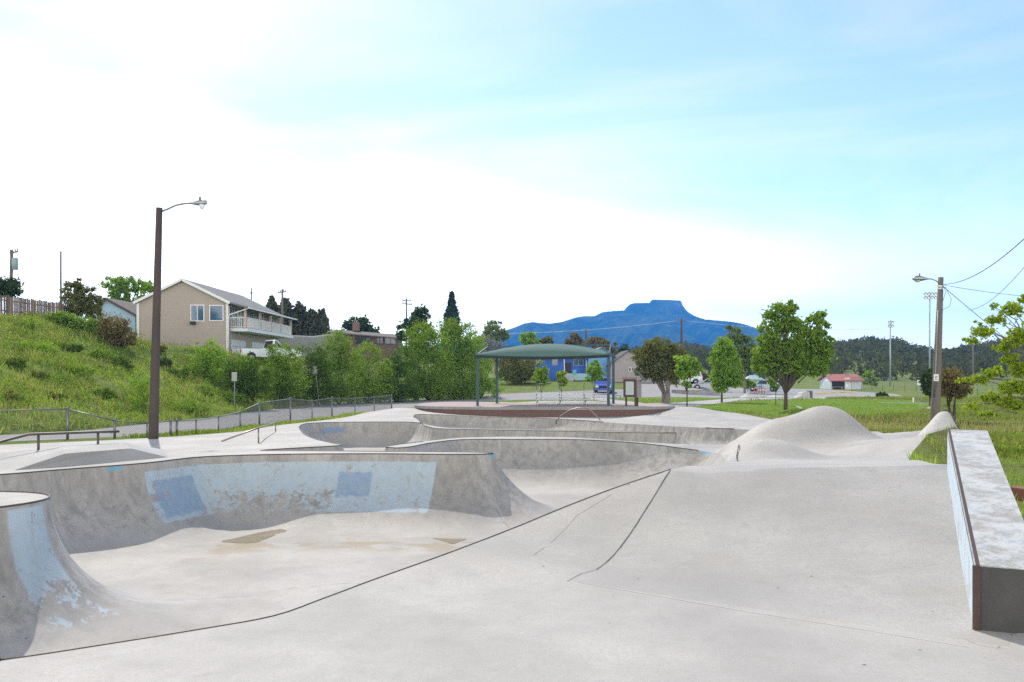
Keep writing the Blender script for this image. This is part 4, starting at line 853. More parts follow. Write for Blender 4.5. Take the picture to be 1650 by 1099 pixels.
rail("short rusty rail sloping down beside the rear bowl's left rim", [Vector((q1[0] - .75, q1[1] - .9, g1 + .12)), Vector((q1[0], q1[1], g1 + .43)), Vector((q2[0], q2[1], g2 + .32))], [(Vector((*q1, g1 - .03)), Vector((*q1, g1 + .42))), (Vector((*q2, g2 - .03)), Vector((*q2, g2 + .32)))], .024, M_RAILL)
hp = [(896, 678.5), (905, 669), (917, 661), (930, 657.5), (942, 657.2), (952, 661.5), (962, 671), (969.5, 680.5)]
o = empty("hoop_rail", (XD(932, 46), 46, G(XD(932, 46), 46)), "arched steel rail in front of the brick platform", "rail")
MB().tube([Pd(x, y, 46 + (x - 896) * -.012) - Vector(o.location) for x, y in hp], .03, 7).build("bar", M_RAILL, o, True, fix=False)
for x, y in (hp[0], hp[-1]): p = Pd(x, y, 46 + (x - 896) * -.012) - Vector(o.location); MB().tube([p + Vector((0, 0, .02)), p - Vector((0, 0, .16))], .034, 7).build("foot", M_RAIL, o, True, fix=False)
# ---- puddle
def puddle(pp, z):
    vs = [(*P(x, y, z), z) for x, y in pp]; n = len(vs); c = (sum(v[0] for v in vs) / n, sum(v[1] for v in vs) / n, z); q = []
    q = catmull([(v[0], v[1], z) for v in vs], .15)
    n_ = NT("muddy_water"); f = n_.noise(2.5, 4); m = n_.bsdf(n_.mix(f, (.20, .155, .085), (.30, .245, .15)), .25, 0, None)
    allp = np.array([tuple(v) for v in q] + [c]); fz = zbowl(allp[:, 0], allp[:, 1], *near(BOWLS, allp[:, 0], allp[:, 1])[:2]) + .004
    q = [(v[0], v[1], h) for v, h in zip(allp[:-1], fz)]; c = (c[0], c[1], fz[-1])
    o = MB().add([tuple(v) for v in q] + [c], [(i, (i + 1) % len(q), len(q)) for i in range(len(q))]).build("puddle", m, None, fix=True); tag(o, None, None, None, 'structure')
puddle([(357, 870.5), (378, 866), (402, 860), (428, 855), (452, 853.2), (462, 854.5), (444, 861), (426, 868), (410, 873.5), (385, 874)], -1.588)
puddle([(697, 865.5), (722, 866.5), (752, 867), (741, 871), (730, 875.5), (716, 871)], -1.586)
# ---- chain link fences
def linkfence(name, label, posts, hsag, sp, rw, m, group=None, rail_r=.02, post_r=.028, heavy=()):
    """posts: list of (x, y, z0, z1)"""
    o = empty(name, posts[0][:3], label, "fence", group); L_ = Vector(o.location); mb = MB(); rb = MB()
    for i, p in enumerate(posts):
        r = post_r * (1.5 if i in heavy else 1); pb = MB().tube([Vector((p[0], p[1], p[2] - .05)) - L_, Vector((p[0], p[1], p[3] + .03)) - L_], r, 7)
        pb.ball(Vector((p[0], p[1], p[3] + .04)) - L_, r * 1.25, 6, 4); pb.build("post", M_GALV, o, True, fix=False)
    for p, q in zip(posts, posts[1:]):
        A, B = Vector(p[:2] + (p[2],)) - L_, Vector(q[:2] + (q[2],)) - L_; h0, h1 = p[3] - p[2], q[3] - q[2]
        rb.tube([A + Vector((0, 0, h0)), B + Vector((0, 0, h1))], rail_r, 6)
        ln = (B - A).length; n = int(ln / sp); hm = (h0 + h1) / 2; k = hm / sp
        for i in range(-int(k), n + 1):
            for s in (1, -1):
                t0, t1 = i * sp, i * sp + hm; z0, z1 = (0, 1) if s > 0 else (1, 0)
                u0, u1 = max(t0, 0), min(t1, ln)
                if u1 - u0 < .01: continue
                f0, f1 = (u0 - t0) / hm, (u1 - t0) / hm; z0, z1 = (f0, f1) if s > 0 else (1 - f0, 1 - f1)
                a = A.lerp(B, u0 / ln); b = A.lerp(B, u1 / ln); a.z += .03 + z0 * (lerp(h0, h1, u0 / ln) - .05); b.z += .03 + z1 * (lerp(h0, h1, u1 / ln) - .05)
                mb.tube([a, b], rw, 3, False)
    rb.build("top_rail", M_GALV, o, True, fix=False); mb.build("wire_mesh", m, o, False, fix=False)
fp = [(-60, 26.4, 663), (109, 28.2, 659), (185, 29.2, 678), (237, 30.4, 682), (275, 31.3, 678.5), (285, 31.8, 678.5), (316, 33, 677.5), (352, 34.8, 672), (387, 38, 663.5), (418, 41, 649.5), (468, 46, 642.5), (503, 49.5, 646), (535, 53, 641.5), (572, 56, 642), (603, 59, 639.5), (631, 62, 637)]
po = []
for px, d, py in fp:
    x = XD(px, d); po.append((x, d, G(x, d), ZD(py, d)))
linkfence("chain_link_fence", "grey chain link fence along the near side of the road", po, 0, .075, .0028, M_WIRE, None, heavy=(1, 2, 4, 5, 9, 10, 12, 15))
fr = [(XD(px, d), d) for px, d in ((1372, 124), (1388, 126), (1405, 127), (1422, 128), (1440, 128), (1458, 127), (1476, 126), (1494, 125))]
linkfence("chain_link_fence", "grey chain link fence round the far field behind the two post sign", [(x, y, G(x, y), G(x, y) + 1.9) for x, y in fr], 0, .22, .006, M_WIRE)
fr = [(XD(px, d), d) for px, d in ((1575, 100), (1600, 99), (1625, 98), (1650, 97), (1680, 96))]
linkfence("chain_link_fence", "grey chain link fence seen through the drooping branches at right edge", [(x, y, G(x, y), G(x, y) + 2.0) for x, y in fr], 0, .22, .005, M_WIRE)
# ---- plank fence on top of the slope
def plank_fence():
    d = 64.5; o = empty("plank_fence", (XD(40, d), d, ZD(500, d)), "weathered brown plank fence on top of the left slope", "fence"); L_ = Vector(o.location); mb = MB(); px = -50.0
    m = NT("weathered_planks"); i = m.island(); f = m.noise(3, 5, .6, m.map(m.pos(), (3, 3, .6))); col = m.mix(i, (.105, .075, .06), (.22, .17, .14)); col = m.mix(m.mul(f, .5), col, (.09, .07, .058)); m.bsdf(col, .95)
    while px < 102:
        yt = lerp(472, 489, (px + 20) / 120) + rnd.uniform(-1.1, 1.1); x = XD(px, d); h = 1.5 + rnd.uniform(-.05, .05)
        mb.box(Vector((x, d + rnd.uniform(-.015, .015), ZD(yt, d) - h / 2)) - L_, (.125, .025, h), rnd.uniform(-.05, .05)); px += 3.35
        if rnd.random() < .05: px += 1.2
    mb.build("planks", m.m, o)
    for z in (.35, 1.1):
        MB().bar(Vector((XD(-50, d), d + .05, ZD(467.8, d) - z)) - L_, Vector((XD(102, d), d + .05, ZD(489.3, d) - z)) - L_, .05, .09).build("cross_rail", M_POLEG, o)
    for px in (-40, 10, 55, 100):
        MB().bar(Vector((XD(px, d), d + .12, G(XD(px, d), d) - .2)) - L_, Vector((XD(px, d), d + .12, ZD(lerp(472, 489, (px + 20) / 120), d) - .1)) - L_, .09).build("post", M_POLEG, o)
plank_fence()
# ---- lamp poles
def lamp_pole(name, label, pxb, pxt, pyt, D, r0, r1, m, arm, head, hl, hd):
    x = XD(pxb, D); z = G(x, D); o = empty(name, (x, D, z), label, "street lamp"); L_ = Vector(o.location)
    top = Pd(pxt, pyt, D) - L_; MB().tube([(0, 0, -.2), top * .05, top * .5, top], [r0 * 1.05, r0, lerp(r0, r1, .5), r1], 14).build("pole", m, o, True, fix=False)
    MB().tube([Pd(a, b, D) - L_ for a, b in arm], .028, 8).build("arm", M_GALV, o, True, fix=False)
    a, b = Pd(*head[0], D) - L_, Pd(*head[1], D) - L_; ax = (b - a); n = 9; pts = []; rs = []
    for i in range(n):
        t = i / (n - 1); pts.append(a + ax * t); rs.append(hd * (.28 + .72 * math.sin(min(1, t * 1.25) * math.pi / 2) if t < .8 else .95 - (t - .8) * 2.2))
    h = MB().tube(pts, rs, 10).build("lamp_head", M_ALU, o, True, fix=False)
    MB().ball(a + ax * .68 + Vector((0, 0, -hd * .75)), (hd * .85, hd * .8, hd * (1.25 if hl else .55)), 12, 8).build("lens", M_LAMP if hl else mat_plain("amber_lens", (.55, .5, .4), .2), h, True, fix=False)
    MB().tube([a + ax * .55 + Vector((0, 0, hd * .8)), a + ax * .55 + Vector((0, 0, hd * 1.75))], .035, 8).build("photocell", M_CABLE, h, True, fix=False)
    return o, L_
lo, LL = lamp_pole("street_lamp", "tall dark wooden street lamp standing behind the pad at left", 247, 256.7, 335, 28.3, .15, .095, M_POLE, [(257, 342), (270, 337), (283, 331), (297, 328), (310, 327.5)], ((309, 328), (333, 326)), True, .105)
ro, RL = lamp_pole("street_lamp", "wooden street lamp with wires, right of the lawn", 1506.5, 1516, 447, 45, .235, .125, M_POLEG, [(1515, 458), (1508, 452), (1500, 449.5), (1493, 449.5)], ((1495, 449.3), (1471, 448.6)), False, .15)
# things fixed to the right pole
MB().tube([Pd(1504.8, 640, 44.75) - RL, Pd(1507.3, 600, 44.78) - RL, Pd(1512, 500, 44.8) - RL], .035, 7).build("conduit", M_GALV, ro, True, fix=False)
sg = MB().box(Pd(1508.5, 608.5, 44.74) - RL, (.24, .02, .34)).build("notice_plate", M_WHITE, ro); tag(sg, "small white notice plate with dark marks")
mk = MB(); cpt = Pd(1508.5, 608.5, 44.725) - RL
for dx, dz, w_, h_ in ((0, .07, .10, .03), (-.035, 0, .03, .11), (.035, 0, .03, .11), (0, -.09, .14, .02)): mk.box(cpt + Vector((dx, 0, dz)), (w_, .006, h_))
mk.build("mark", M_CABLE, sg)
MB().tube([Pd(1517, 466, 44.8) - RL, Pd(1523, 462, 44.8) - RL, Pd(1533, 482, 44.8) - RL, Pd(1530, 494, 44.8) - RL, Pd(1518, 499, 44.8) - RL], .013, 5).build("cable_loop", M_CABLE, ro, True, fix=False)
MB().tube([Pd(1519, 458, 44.8) - RL, Pd(1524, 470, 44.8) - RL, Pd(1519, 486, 44.8) - RL], .013, 5).build("cable_loop", M_CABLE, ro, True, fix=False)
for py in (461, 465): MB().tube([Pd(1512.5, py, 44.85) - RL, Pd(1518.5, py, 44.85) - RL], .05, 7).build("insulator", M_WHITE, ro, True, fix=False)
# ---- utility poles
def upole(label, px, pyt, D, r, arms=(), trans=None, lean=0, m=None, name="utility_pole"):
    x = XD(px, D); z = G(x, D); o = empty(name, (x, D, z), label, "utility pole"); L_ = Vector(o.location); top = Pd(px + lean, pyt, D) - L_
    MB().tube([(0, 0, -.2), top], [r * 1.25, r * .8], 9).build("pole", m or M_POLEG, o, True, fix=False)
    for py, x0, x1, dy in arms:
        ca = MB().bar(Pd(x0, py + dy, D - .15) - L_, Pd(x1, py - dy, D - .15) - L_, .11, .13).build("crossarm", M_POLEG, o)
        for t in (.04, .3, .72, .96): q = Pd(lerp(x0, x1, t), lerp(py + dy, py - dy, t), D - .15) - L_; MB().tube([q, q + Vector((0, 0, .3))], [.045, .06], 6).build("insulator", M_GALV, ca, True, fix=False)
    if trans: q = Pd(trans[0], trans[1], D - .25) - L_; MB().tube([q - Vector((0, 0, .55)), q + Vector((0, 0, .5)), q + Vector((0, 0, .55))], [.27, .27, .2], 12).build("transformer", mat_plain("transformer_paint", (.27, .36, .38), .5), o, True); MB().bar(q, Pd(px + lean, trans[1], D) - L_, .08).build("bracket", M_GALV, o)
    return o
upole("utility pole with grey transformer at the far left above the plank fence", 15, 403, 84, .17, [(406.5, 16, 29, 1.2)], (24, 425), 4)
upole("slim bare utility pole left of the olive tree", 98, 405, 92, .10)
upole("thin pole top showing over the beige house's roof", 405, 468, 150, .12, [(473, 403.5, 406.5, 0)])
upole("single crossarm utility pole between beige house and junipers", 455, 466, 118, .15, [(470.5, 448, 461, 1)])
upole("double crossarm utility pole left of the dark leafy tree", 655, 481, 150, .14, [(484, 648, 663, 0), (490, 648, 664, -1)])
upole("utility pole with one crossarm in front of the mesa's right slope", 1098, 513, 185, .24, [(516, 1089, 1107, 0)], m=M_POLE)
upole("thin utility pole above the canopy's right half", 944, 530, 200, .18, [(534, 938, 951, 0)], m=M_POLE)
upole("short grey utility pole seen through the drooping branches", 1568, 556, 170, .16)
# ---- wires
def wire(label, a, b, sag, r=.014, m=None, group="overhead wires"):
    a, b = Vector(a), Vector(b); n = 18; mid = (a + b) / 2; pts = []
    for i in range(n + 1): t = i / n; p = a.lerp(b, t); p.z -= sag * 4 * t * (1 - t); pts.append(p - mid)
    o = MB().tube(pts, r, 5).build("overhead_wire", m or M_CABLE, None, True, fix=False); o.location = mid; tag(o, label, "wire", group)
wire("thin wire running from the left lamp pole out of the frame", Pd(255, 345, 28.3), Pd(-120, 330, 26), .42, .006)
wire("dark wire swooping up from the right lamp pole to the right edge", Pd(1517, 458, 45), Pd(1760, 268, 22), .75, .018)
wire("level wire from the right lamp pole to the right edge", Pd(1518, 459, 45), Pd(1800, 484, 60), .25, .014)
wire("wire slanting down from the right lamp pole into the yellow green tree", Pd(1518, 460, 45), Pd(1680, 590, 60), .1, .018)
wire("wire rising to the right edge from behind the yellow green tree", Pd(1560, 500, 70), Pd(1740, 310, 30), .9, .016)
M_WPALE = mat_plain("pale_wire", (.52, .56, .6), .5)
wire("pale wire crossing in front of the mesa left of its pole", Pd(1098, 516, 185), Pd(700, 536, 190), 1.1, .035, M_WPALE); wire("pale wire crossing in front of the mesa right of its pole", Pd(1098, 516, 185), Pd(1420, 530, 180), .8, .03, M_WPALE)
wire("faint wire between the transformer pole and the slim pole", Pd(20, 407, 84), Pd(98, 406, 92), .6, .012); wire("faint wire dropping right from the slim pole", Pd(98, 406, 92), Pd(240, 470, 104), .6, .012)
wire("faint wire between the junipers' pole and the double crossarm pole", Pd(455, 470, 118), Pd(655, 484, 150), 1.0, .016)
# ---- road signs and posts
def road_sign(label, px, pyt, pyb, D, w_, h_, lean=0, name="road_sign"):
    x = XD(px, D); z = G(x, D); o = empty(name, (x, D, z), label, "sign"); L_ = Vector(o.location); top = Pd(px - lean, pyt, D) - L_
    MB().bar((0, 0, -.1), top, .06, .05).build("post", M_GALV, o); MB().box(top - Vector((0, .05, h_ / 2)), (w_, .02, h_), M=Matrix.Rotation(R(0), 3, 'Z')).build("plate", mat_plain("sign_back", (.36, .37, .37), .5, .4), o, bevel=.004)
road_sign("upright grey road sign on the slope side of the road", 378, 600, 655, 57.5, .34, .56); road_sign("leaning grey road sign in front of the thicket", 515, 590, 640, 70, .30, .62, 7)
def two_post_sign():
    D = 78; x = XD(1482, D); z = G(x, D); o = empty("two_post_sign", (x, D, z), "white sign on two posts in the grass left of right lamp pole", "sign"); k = D / F
    for px in (1479.5, 1484.5): MB().bar((XD(px, D) - x, 0, -.1), (XD(px, D) - x, 0, ZD(614, D) - z), .06).build("post", M_GALV, o)
    MB().box((0, -.06, ZD(616.5, D) - z), (9 * k, .03, 8.5 * k)).build("plate", M_WHITE, o, bevel=.005); MB().box((0, -.085, ZD(616.8, D) - z), (8 * k, .01, 1.2 * k)).build("stripe", mat_plain("sign_stripe", (.25, .08, .07), .6), o)
two_post_sign()
def bollard(label, px, py, D, r, h, m): 
    x = XD(px, D); o = empty("marker_post", (x, D, G(x, D)), label, "post"); MB().tube([(0, 0, -.05), (0.05, 0, h)], [r, r * .9], 8).build("shaft", m, o, True); MB().tube([(.05, 0, h), (.052, 0, h + .05)], [r * 1.1, r * .6], 8).build("cap", M_GALV, o, True)
bollard("short leaning white post in the grass beside the two post sign", 1471, 648, 76, .07, .48, M_WHITE)
# ---- brick platform with canopy
PLAT = [(-5.9, 55.2), (-5.3, 54.0), (-4, 53.15), (-2, 52.6), (1, 52.25), (4, 52.25), (6.6, 52.5), (8.6, 53.1), (9.7, 54.2), (10.0, 56), (9.3, 58), (6.5, 59), (2.5, 59.4), (-.4, 61), (-4.5, 62), (-6, 59)]
PLATS = [tuple(p[:2]) for p in catmull([(x, y, 0) for x, y in PLAT], .3)]; PZ = -.42
def platform():
    o = empty("brick_platform", (2, 57, -1.0), "curved raised platform with red brick face and concrete cap", "platform"); L_ = Vector(o.location)
    n = NT("red_brick"); br = n.n('ShaderNodeTexBrick'); s = n.sep(n.pos()); cv = n.n('ShaderNodeCombineXYZ'); n.put(cv.inputs[0], n.math('ADD', s[0], s[1])); n.put(cv.inputs[1], s[2]); n.put(br.inputs[0], cv.outputs[0])
    br.inputs['Scale'].default_value = 4.6; n.put(br.inputs[1], (.12, .06, .048)); n.put(br.inputs[2], (.16, .082, .066)); n.put(br.inputs[3], (.27, .24, .22)); br.inputs['Mortar Size'].default_value = .012
    m = n.bsdf(n.mix(n.mul(n.noise(2, 5, .6), .5), br.outputs[0], (.14, .075, .06)), .9, 0, br.outputs[1], .3, .01)
    sh = lambda k: [(2 + (x - 2) * k, 57.6 + (y - 57.6) * k) for x, y in PLATS]
    MB().prism(sh(.992), -1.5, PZ - .17).shift(L_).build("brick_face", m, o); MB().prism(sh(1.0), PZ - .167, PZ - .01).shift(L_).build("cap", concrete("platform_cap", (.30, .29, .28)), o)
    MB().prism(sh(.965), PZ - .012, PZ).shift(L_).build("paving", mat_plain("pink_paving", (.42, .33, .30), .9, 0, .12, 1.2), o)
platform()
def canopy():
    c = {'fl': (XD(769.5, 53.6), 53.6), 'fr': (XD(980.5, 53.4), 53.4), 'bl': (XD(800.7, 58.2), 58.2), 'br': (XD(988.3, 57.6), 57.6)}
    o = empty("shade_canopy", (c['fl'][0], c['fl'][1], PZ), "open shade canopy with green fabric roof on four dark teal posts", "shelter"); L_ = Vector(o.location); Z = {}
    for k, (x, y) in c.items():
        Z[k] = ZD(571, 53.5) if k[0] == 'f' else ZD(571, 53.5) + .02
        p = MB().bar(Vector((x, y, PZ - .1)) - L_, Vector((x, y, Z[k])) - L_, .15).build("post", M_TEAL, o); MB().box(Vector((x, y, PZ + .012)) - L_, (.34, .34, .03)).build("base_plate", M_GALV, p)
    V = {k: Vector((*c[k], Z[k])) - L_ for k in c}
    for a, b in (('fl', 'fr'), ('bl', 'br'), ('fl', 'bl'), ('fr', 'br')): MB().bar(V[a], V[b], .13, .15).build("eave_beam", M_TEAL, o)
    tr = MB(); mid = (V['fr'] + V['br']) / 2 + Vector((0, 0, .62)); tr.bar(V['fr'], mid, .08); tr.bar(mid, V['br'], .08); mid2 = (V['fl'] + V['bl']) / 2 + Vector((0, 0, .5)); tr.bar(V['fl'], mid2, .08); tr.bar(mid2, V['bl'], .08); tr.bar(mid, mid2, .09); tr.build("roof_frame", M_TEAL, o)
    U, W_ = 28, 12; vs = []; fs = []
    for j in range(W_ + 1):
        for i in range(U + 1):
            u, v = i / U, j / W_; uu, v2 = u * 1.02 - .01, v * 1.2 - .1; p = V['fl'].lerp(V['fr'], uu).lerp(V['bl'].lerp(V['br'], uu), v2)
            hx = max(0, math.sin(math.pi * u)) ** .75; hy = max(0, math.sin(math.pi * v)) ** .6; p.z += .03 + .66 * hx * hy - (.0 if 0 < j < W_ else .05 + .12 * math.sin(math.pi * u))
            if j in (0, W_): p.y += -.12 if j == 0 else .12
            vs.append(p)
    for j in range(W_):
        for i in range(U): a = j * (U + 1) + i; fs.append((a, a + 1, a + U + 2, a + U + 1))
    n = NT("green_fabric"); f = n.noise(1.5, 4); m = n.bsdf(n.mix(f, (.07, .13, .115), (.10, .165, .145)), .85, 0, n.noise(60, 2), .2, .004, .3)
    r = MB().add(vs, fs).build("fabric_roof", m, o, True, fix=False); sm = r.modifiers.new("thickness", 'SOLIDIFY'); sm.thickness = .02
    MB().add([vs[i] + Vector((0, -.005, 0)) for i in range(U + 1)] + [vs[i] + Vector((0, .25, -.17)) for i in range(U + 1)], [(i, i + 1, U + 2 + i, U + 1 + i) for i in range(U)]).build("valance", mat_plain("valance_fabric", (.045, .06, .055), .9), o, True, fix=False)
canopy()
def bleachers():
    D = 55.6; x0, x1 = XD(862, D), XD(986, D); o = empty("bleachers", ((x0 + x1) / 2, D + 1, PZ), "aluminium bleachers with open rails under the canopy", "bleachers"); L_ = Vector(o.location)
    for i in range(4):
        y, z = D + i * .62, PZ + .16 + i * .17; w0, w1 = (x0 + .1, x1 - .1)
        MB().box(Vector(((w0 + w1) / 2, y, z)) - L_, (w1 - w0, .24, .035)).build("seat", M_ALU, o); MB().box(Vector(((w0 + w1) / 2, y + .30, z - .10)) - L_, (w1 - w0, .22, .03)).build("footboard", M_ALU, o)
    for px in (866, 904, 945, 984):
        x = XD(px, D); f = MB(); f.bar(Vector((x, D - .1, PZ + .03)) - L_, Vector((x, D + 2.1, PZ + .03)) - L_, .05)
        for i in range(4): f.bar(Vector((x, D + i * .62, PZ)) - L_, Vector((x, D + i * .62, PZ + .15 + i * .17)) - L_, .05)
        f.bar(Vector((x, D, PZ + .08)) - L_, Vector((x, D + 1.86, PZ + .62)) - L_, .04); f.build("frame", M_ALU, o)
        MB().tube([Vector((x, D + 2.0, PZ)) - L_, Vector((x, D + 2.0, PZ + 1.32)) - L_], .028, 7).build("rail_post", M_ALU, o, True)
    rl = MB()
    for px in (870, 903, 948): 
        for z in (1.30, 1.02): rl.tube([Vector((XD(px - 2, D), D + 2.0, PZ + z)) - L_, Vector((XD(px + 10, D), D + 2.0, PZ + z)) - L_], .02, 6)
    rl.build("guard_rail", M_ALU, o, True)
bleachers()
def kiosk():
    D = 53.7; k = D / F; x = XD(1015, D); o = empty("notice_board", (x, D, PZ), "two sided brown notice board on three posts beside the canopy", "notice board"); L_ = Vector(o.location)
    M_BRN = mat_plain("brown_wood", (.075, .042, .038), .8, 0, .2); fr = lambda px, py, dy=0.0: Pd(px, py, D + dy) - L_
    for px, dy in ((1009, 0), (1024, 0), (1029, .55)): MB().bar(Vector((XD(px, D), D + dy, PZ - .05)) - L_, Vector((XD(px, D), D + dy, ZD(612, D))) - L_, .11).build("post", M_BRN, o)
    c = (fr(1004.5, 611) + fr(1024.5, 640)) / 2; f = MB(); w_, h_ = 20 * k, 29 * k; f.box(c, (w_, .10, h_)); fo = f.build("frame", M_BRN, o, bevel=.01); MB().box(c + Vector((0, -.055, .0)), (w_ - .26, .02, h_ - .28)).build("poster", mat_plain("faded_poster", (.38, .44, .40), .5, 0, .1), fo)
    tx = MB()
    for r_ in range(7): tx.box(c + Vector((-.03 + .02 * (r_ % 3), -.068, .30 - r_ * .095)), (w_ - .42 - .05 * (r_ % 2), .004, .012))
    tx.build("faint_lines", mat_plain("faded_ink", (.25, .30, .29), .6), fo)
    MB().box(c + Vector((0, -.02, h_ / 2 + .07)), (w_ + .12, .34, .05)).build("rain_cap", mat_plain("maroon_cap", (.13, .04, .045), .6), o, bevel=.006)
    a, b = fr(1025.5, 612), fr(1033, 640.5, .5); p = MB(); z0, z1 = b.z, a.z; a.z = b.z = (z0 + z1) / 2; d = b - a; p.box((a + b) / 2 + Vector((0, .1, 0)), (d.length, .08, z1 - z0), math.atan2(d.y, d.x)); p.build("side_panel", mat_plain("grey_panel", (.27, .235, .225), .8), o, bevel=.006)
    g = MB(); e = fr(1031, 598); g.add([fr(1024, 596, .3), fr(1039, 613, .1), fr(1042, 613, .9), fr(1026, 596, .9)], [(0, 1, 2, 3)]); sm = g.build("roof_flap", mat_plain("dark_shingle", (.06, .085, .08), .8), o, fix=False); sm.modifiers.new("thickness", 'SOLIDIFY').thickness = .05
kiosk()
# ---- planter, bench, bumpers, small ramps
def planter():
    o = empty("stone_planter", (XD(1122, 99), 99, G(XD(1122, 99), 99)), "low curved stone planter wall on the lawn island", "planter"); L_ = Vector(o.location)
    a = [(XD(px, 99 - 1.6 * math.sin(math.pi * (px - 1083) / 77)), 99 - 1.6 * math.sin(math.pi * (px - 1083) / 77)) for px in range(1083, 1161, 7)]; b = [(x, y + .5) for x, y in a][::-1]; z = L_.z
    n = NT("stacked_stone"); v = n.voro(3.2, n.map(n.pos(), (1, 1, 2.6)), 'F1', 'Color'); m = n.bsdf(n.mix(n.mul(n.noise(3, 4), .6), v, (.27, .24, .23)), .9); n.put(n.b.inputs['Base Color'], n.mix(.8, v, (.26, .235, .225)))
    MB().prism(a + b, z - .2, z + .40).shift(L_).build("wall", m, o); MB().prism([(x, y - .04) for x, y in a] + [(x, y + .04) for x, y in b], z + .402, z + .48).shift(L_).build("coping_stone", concrete("planter_cap", (.29, .275, .26)), o)
planter()
def bench(px, D, label, w_):
    x = XD(px, D); o = empty("bench", (x, D, G(x, D)), label, "bench"); MB().box((0, 0, .44), (w_, .35, .06)).build("seat", M_GALV, o, bevel=.01)
    for s in (-1, 1): MB().box((s * w_ * .38, 0, .2), (.07, .3, .42)).build("leg", M_GALV, o)
bench(996, 84, "small grey bench beside the curving path", .55)
M_YEL = mat_plain("yellow_paint", (.62, .47, .13), .7, 0, .15)
def bumper(px, py, m, lab, grp, ln, rz):
    x, y = P(px, py, -1.0); z = G(x, y); o = MB().prism([(-ln/2, -.11), (ln/2, -.11), (ln/2, .11), (-ln/2, .11)], 0, .17).build("parking_bumper", m, None, bevel=.03); o.location = (x, y, z); o.rotation_euler = (0, 0, rz); tag(o, lab, "parking bumper", grp)
for i, (px, py) in enumerate(((1319.5, 635.2), (1332, 634), (1345, 633.3), (1356.5, 632.9), (1370, 633.2))):
    bumper(px, py, M_YEL, ("yellow parking bumper nearest the pale ramp box", "second yellow parking bumper from the pale ramp box", "middle yellow parking bumper before the red roofed building", "yellow parking bumper in front of the red roofed building's dark corner", "rightmost yellow parking bumper at the grass edge")[i], "yellow parking bumpers", (.9, 1.0, .75, .65, 1.4)[i], R(8))
for i, px in enumerate((1150, 1167, 1183.5, 1199.5, 1214.5, 1229)):
    bumper(px, 629.4, M_WHITE, ("leftmost white parking bumper, just behind the planter's end", "white parking bumper hidden partly by the slim lawn tree's trunk", "white parking bumper left of the little concrete pyramid, third from planter", "white parking bumper straight behind the little concrete pyramid", "white parking bumper at the left end of the orange railing", "white parking bumper at the right end of the orange railing")[i], "white parking bumpers", .36, 0)
def pyr(label, px, pyb, D, w_, h_, flat, name="ramp_mound"):
    x = XD(px, D); o = empty(name, (x, D, G(x, D)), label, "skate mound"); vs = []; N = 20; fs = []
    for j in range(6):
        t = j / 5; rr = w_ / 2 * (1 - t) ** (1.5) + flat * t
        for i in range(N): a = 2 * math.pi * i / N; vs.append((rr * math.cos(a), rr * math.sin(a), h_ * t - .02))
    for j in range(5):
        for i in range(N): fs.append((j*N+i, j*N+(i+1) % N, (j+1)*N+(i+1) % N, (j+1)*N+i))
    fs.append(tuple(range(5*N, 6*N))); MB().add(vs, fs).build("mound", concrete("pale_concrete", (.52, .51, .49)), o, True)
    MB().tube([(w_ * .55 * math.cos(6.283*i/N), w_ * .55 * math.sin(6.283*i/N), .015) for i in range(N + 1)], .03, 5).build("rim", M_STEEL, o, True)
pyr("little pale concrete pyramid beside the far path", 1205, 640, 92, 1.9, .62, .08); pyr("flat pale concrete mound right of the little pyramid", 1249, 640, 93, 2.6, .30, .2)
def rbox():
    D = 91; x = XD(1294, D); o = empty("ramp_box", (x, D, G(x, D)), "pale curved ramp box with dark end by the parking lot", "skate ramp"); w_ = 1.6; k = D / F
    pr = [(-.85, 0), (-.7, .16), (-.45, .22), (-.35, .5), (-.1, .62), (.45, .66), (.55, 0)]; n = len(pr)
    vs = [(x_, -.6, z) for x_, z in pr] + [(x_, .6, z) for x_, z in pr]; MB().add(vs, [tuple(range(n)), tuple(range(2*n-1, n-1, -1))] + [(i, n+i, n+(i+1) % n, (i+1) % n) for i in range(n)]).build("body", concrete("pale_box", (.52, .51, .49)), o)
    MB().box((.66, 0, .36), (.2, 1.22, .76)).build("end_wall", mat_plain("dark_end", (.12, .115, .115), .9), o)
rbox()
def orange_rail():
    D = 108; x0, x1 = XD(1216, D), XD(1232, D); o = empty("orange_railing", ((x0+x1)/2, D, G((x0+x1)/2, D)), "short orange railing beside the play equipment", "railing"); m = mat_plain("orange_paint", (.50, .19, .06), .6); w_ = x1 - x0
    for t in (0, .25, .75, 1): MB().tube([((t-.5)*w_, 0, -.05), ((t-.5)*w_, 0, .75)], .05, 7).build("post", m, o, True)
    for z in (.35, .7): MB().bar((-.5*w_, 0, z), (.5*w_, 0, z), .06).build("bar", m, o)
orange_rail()
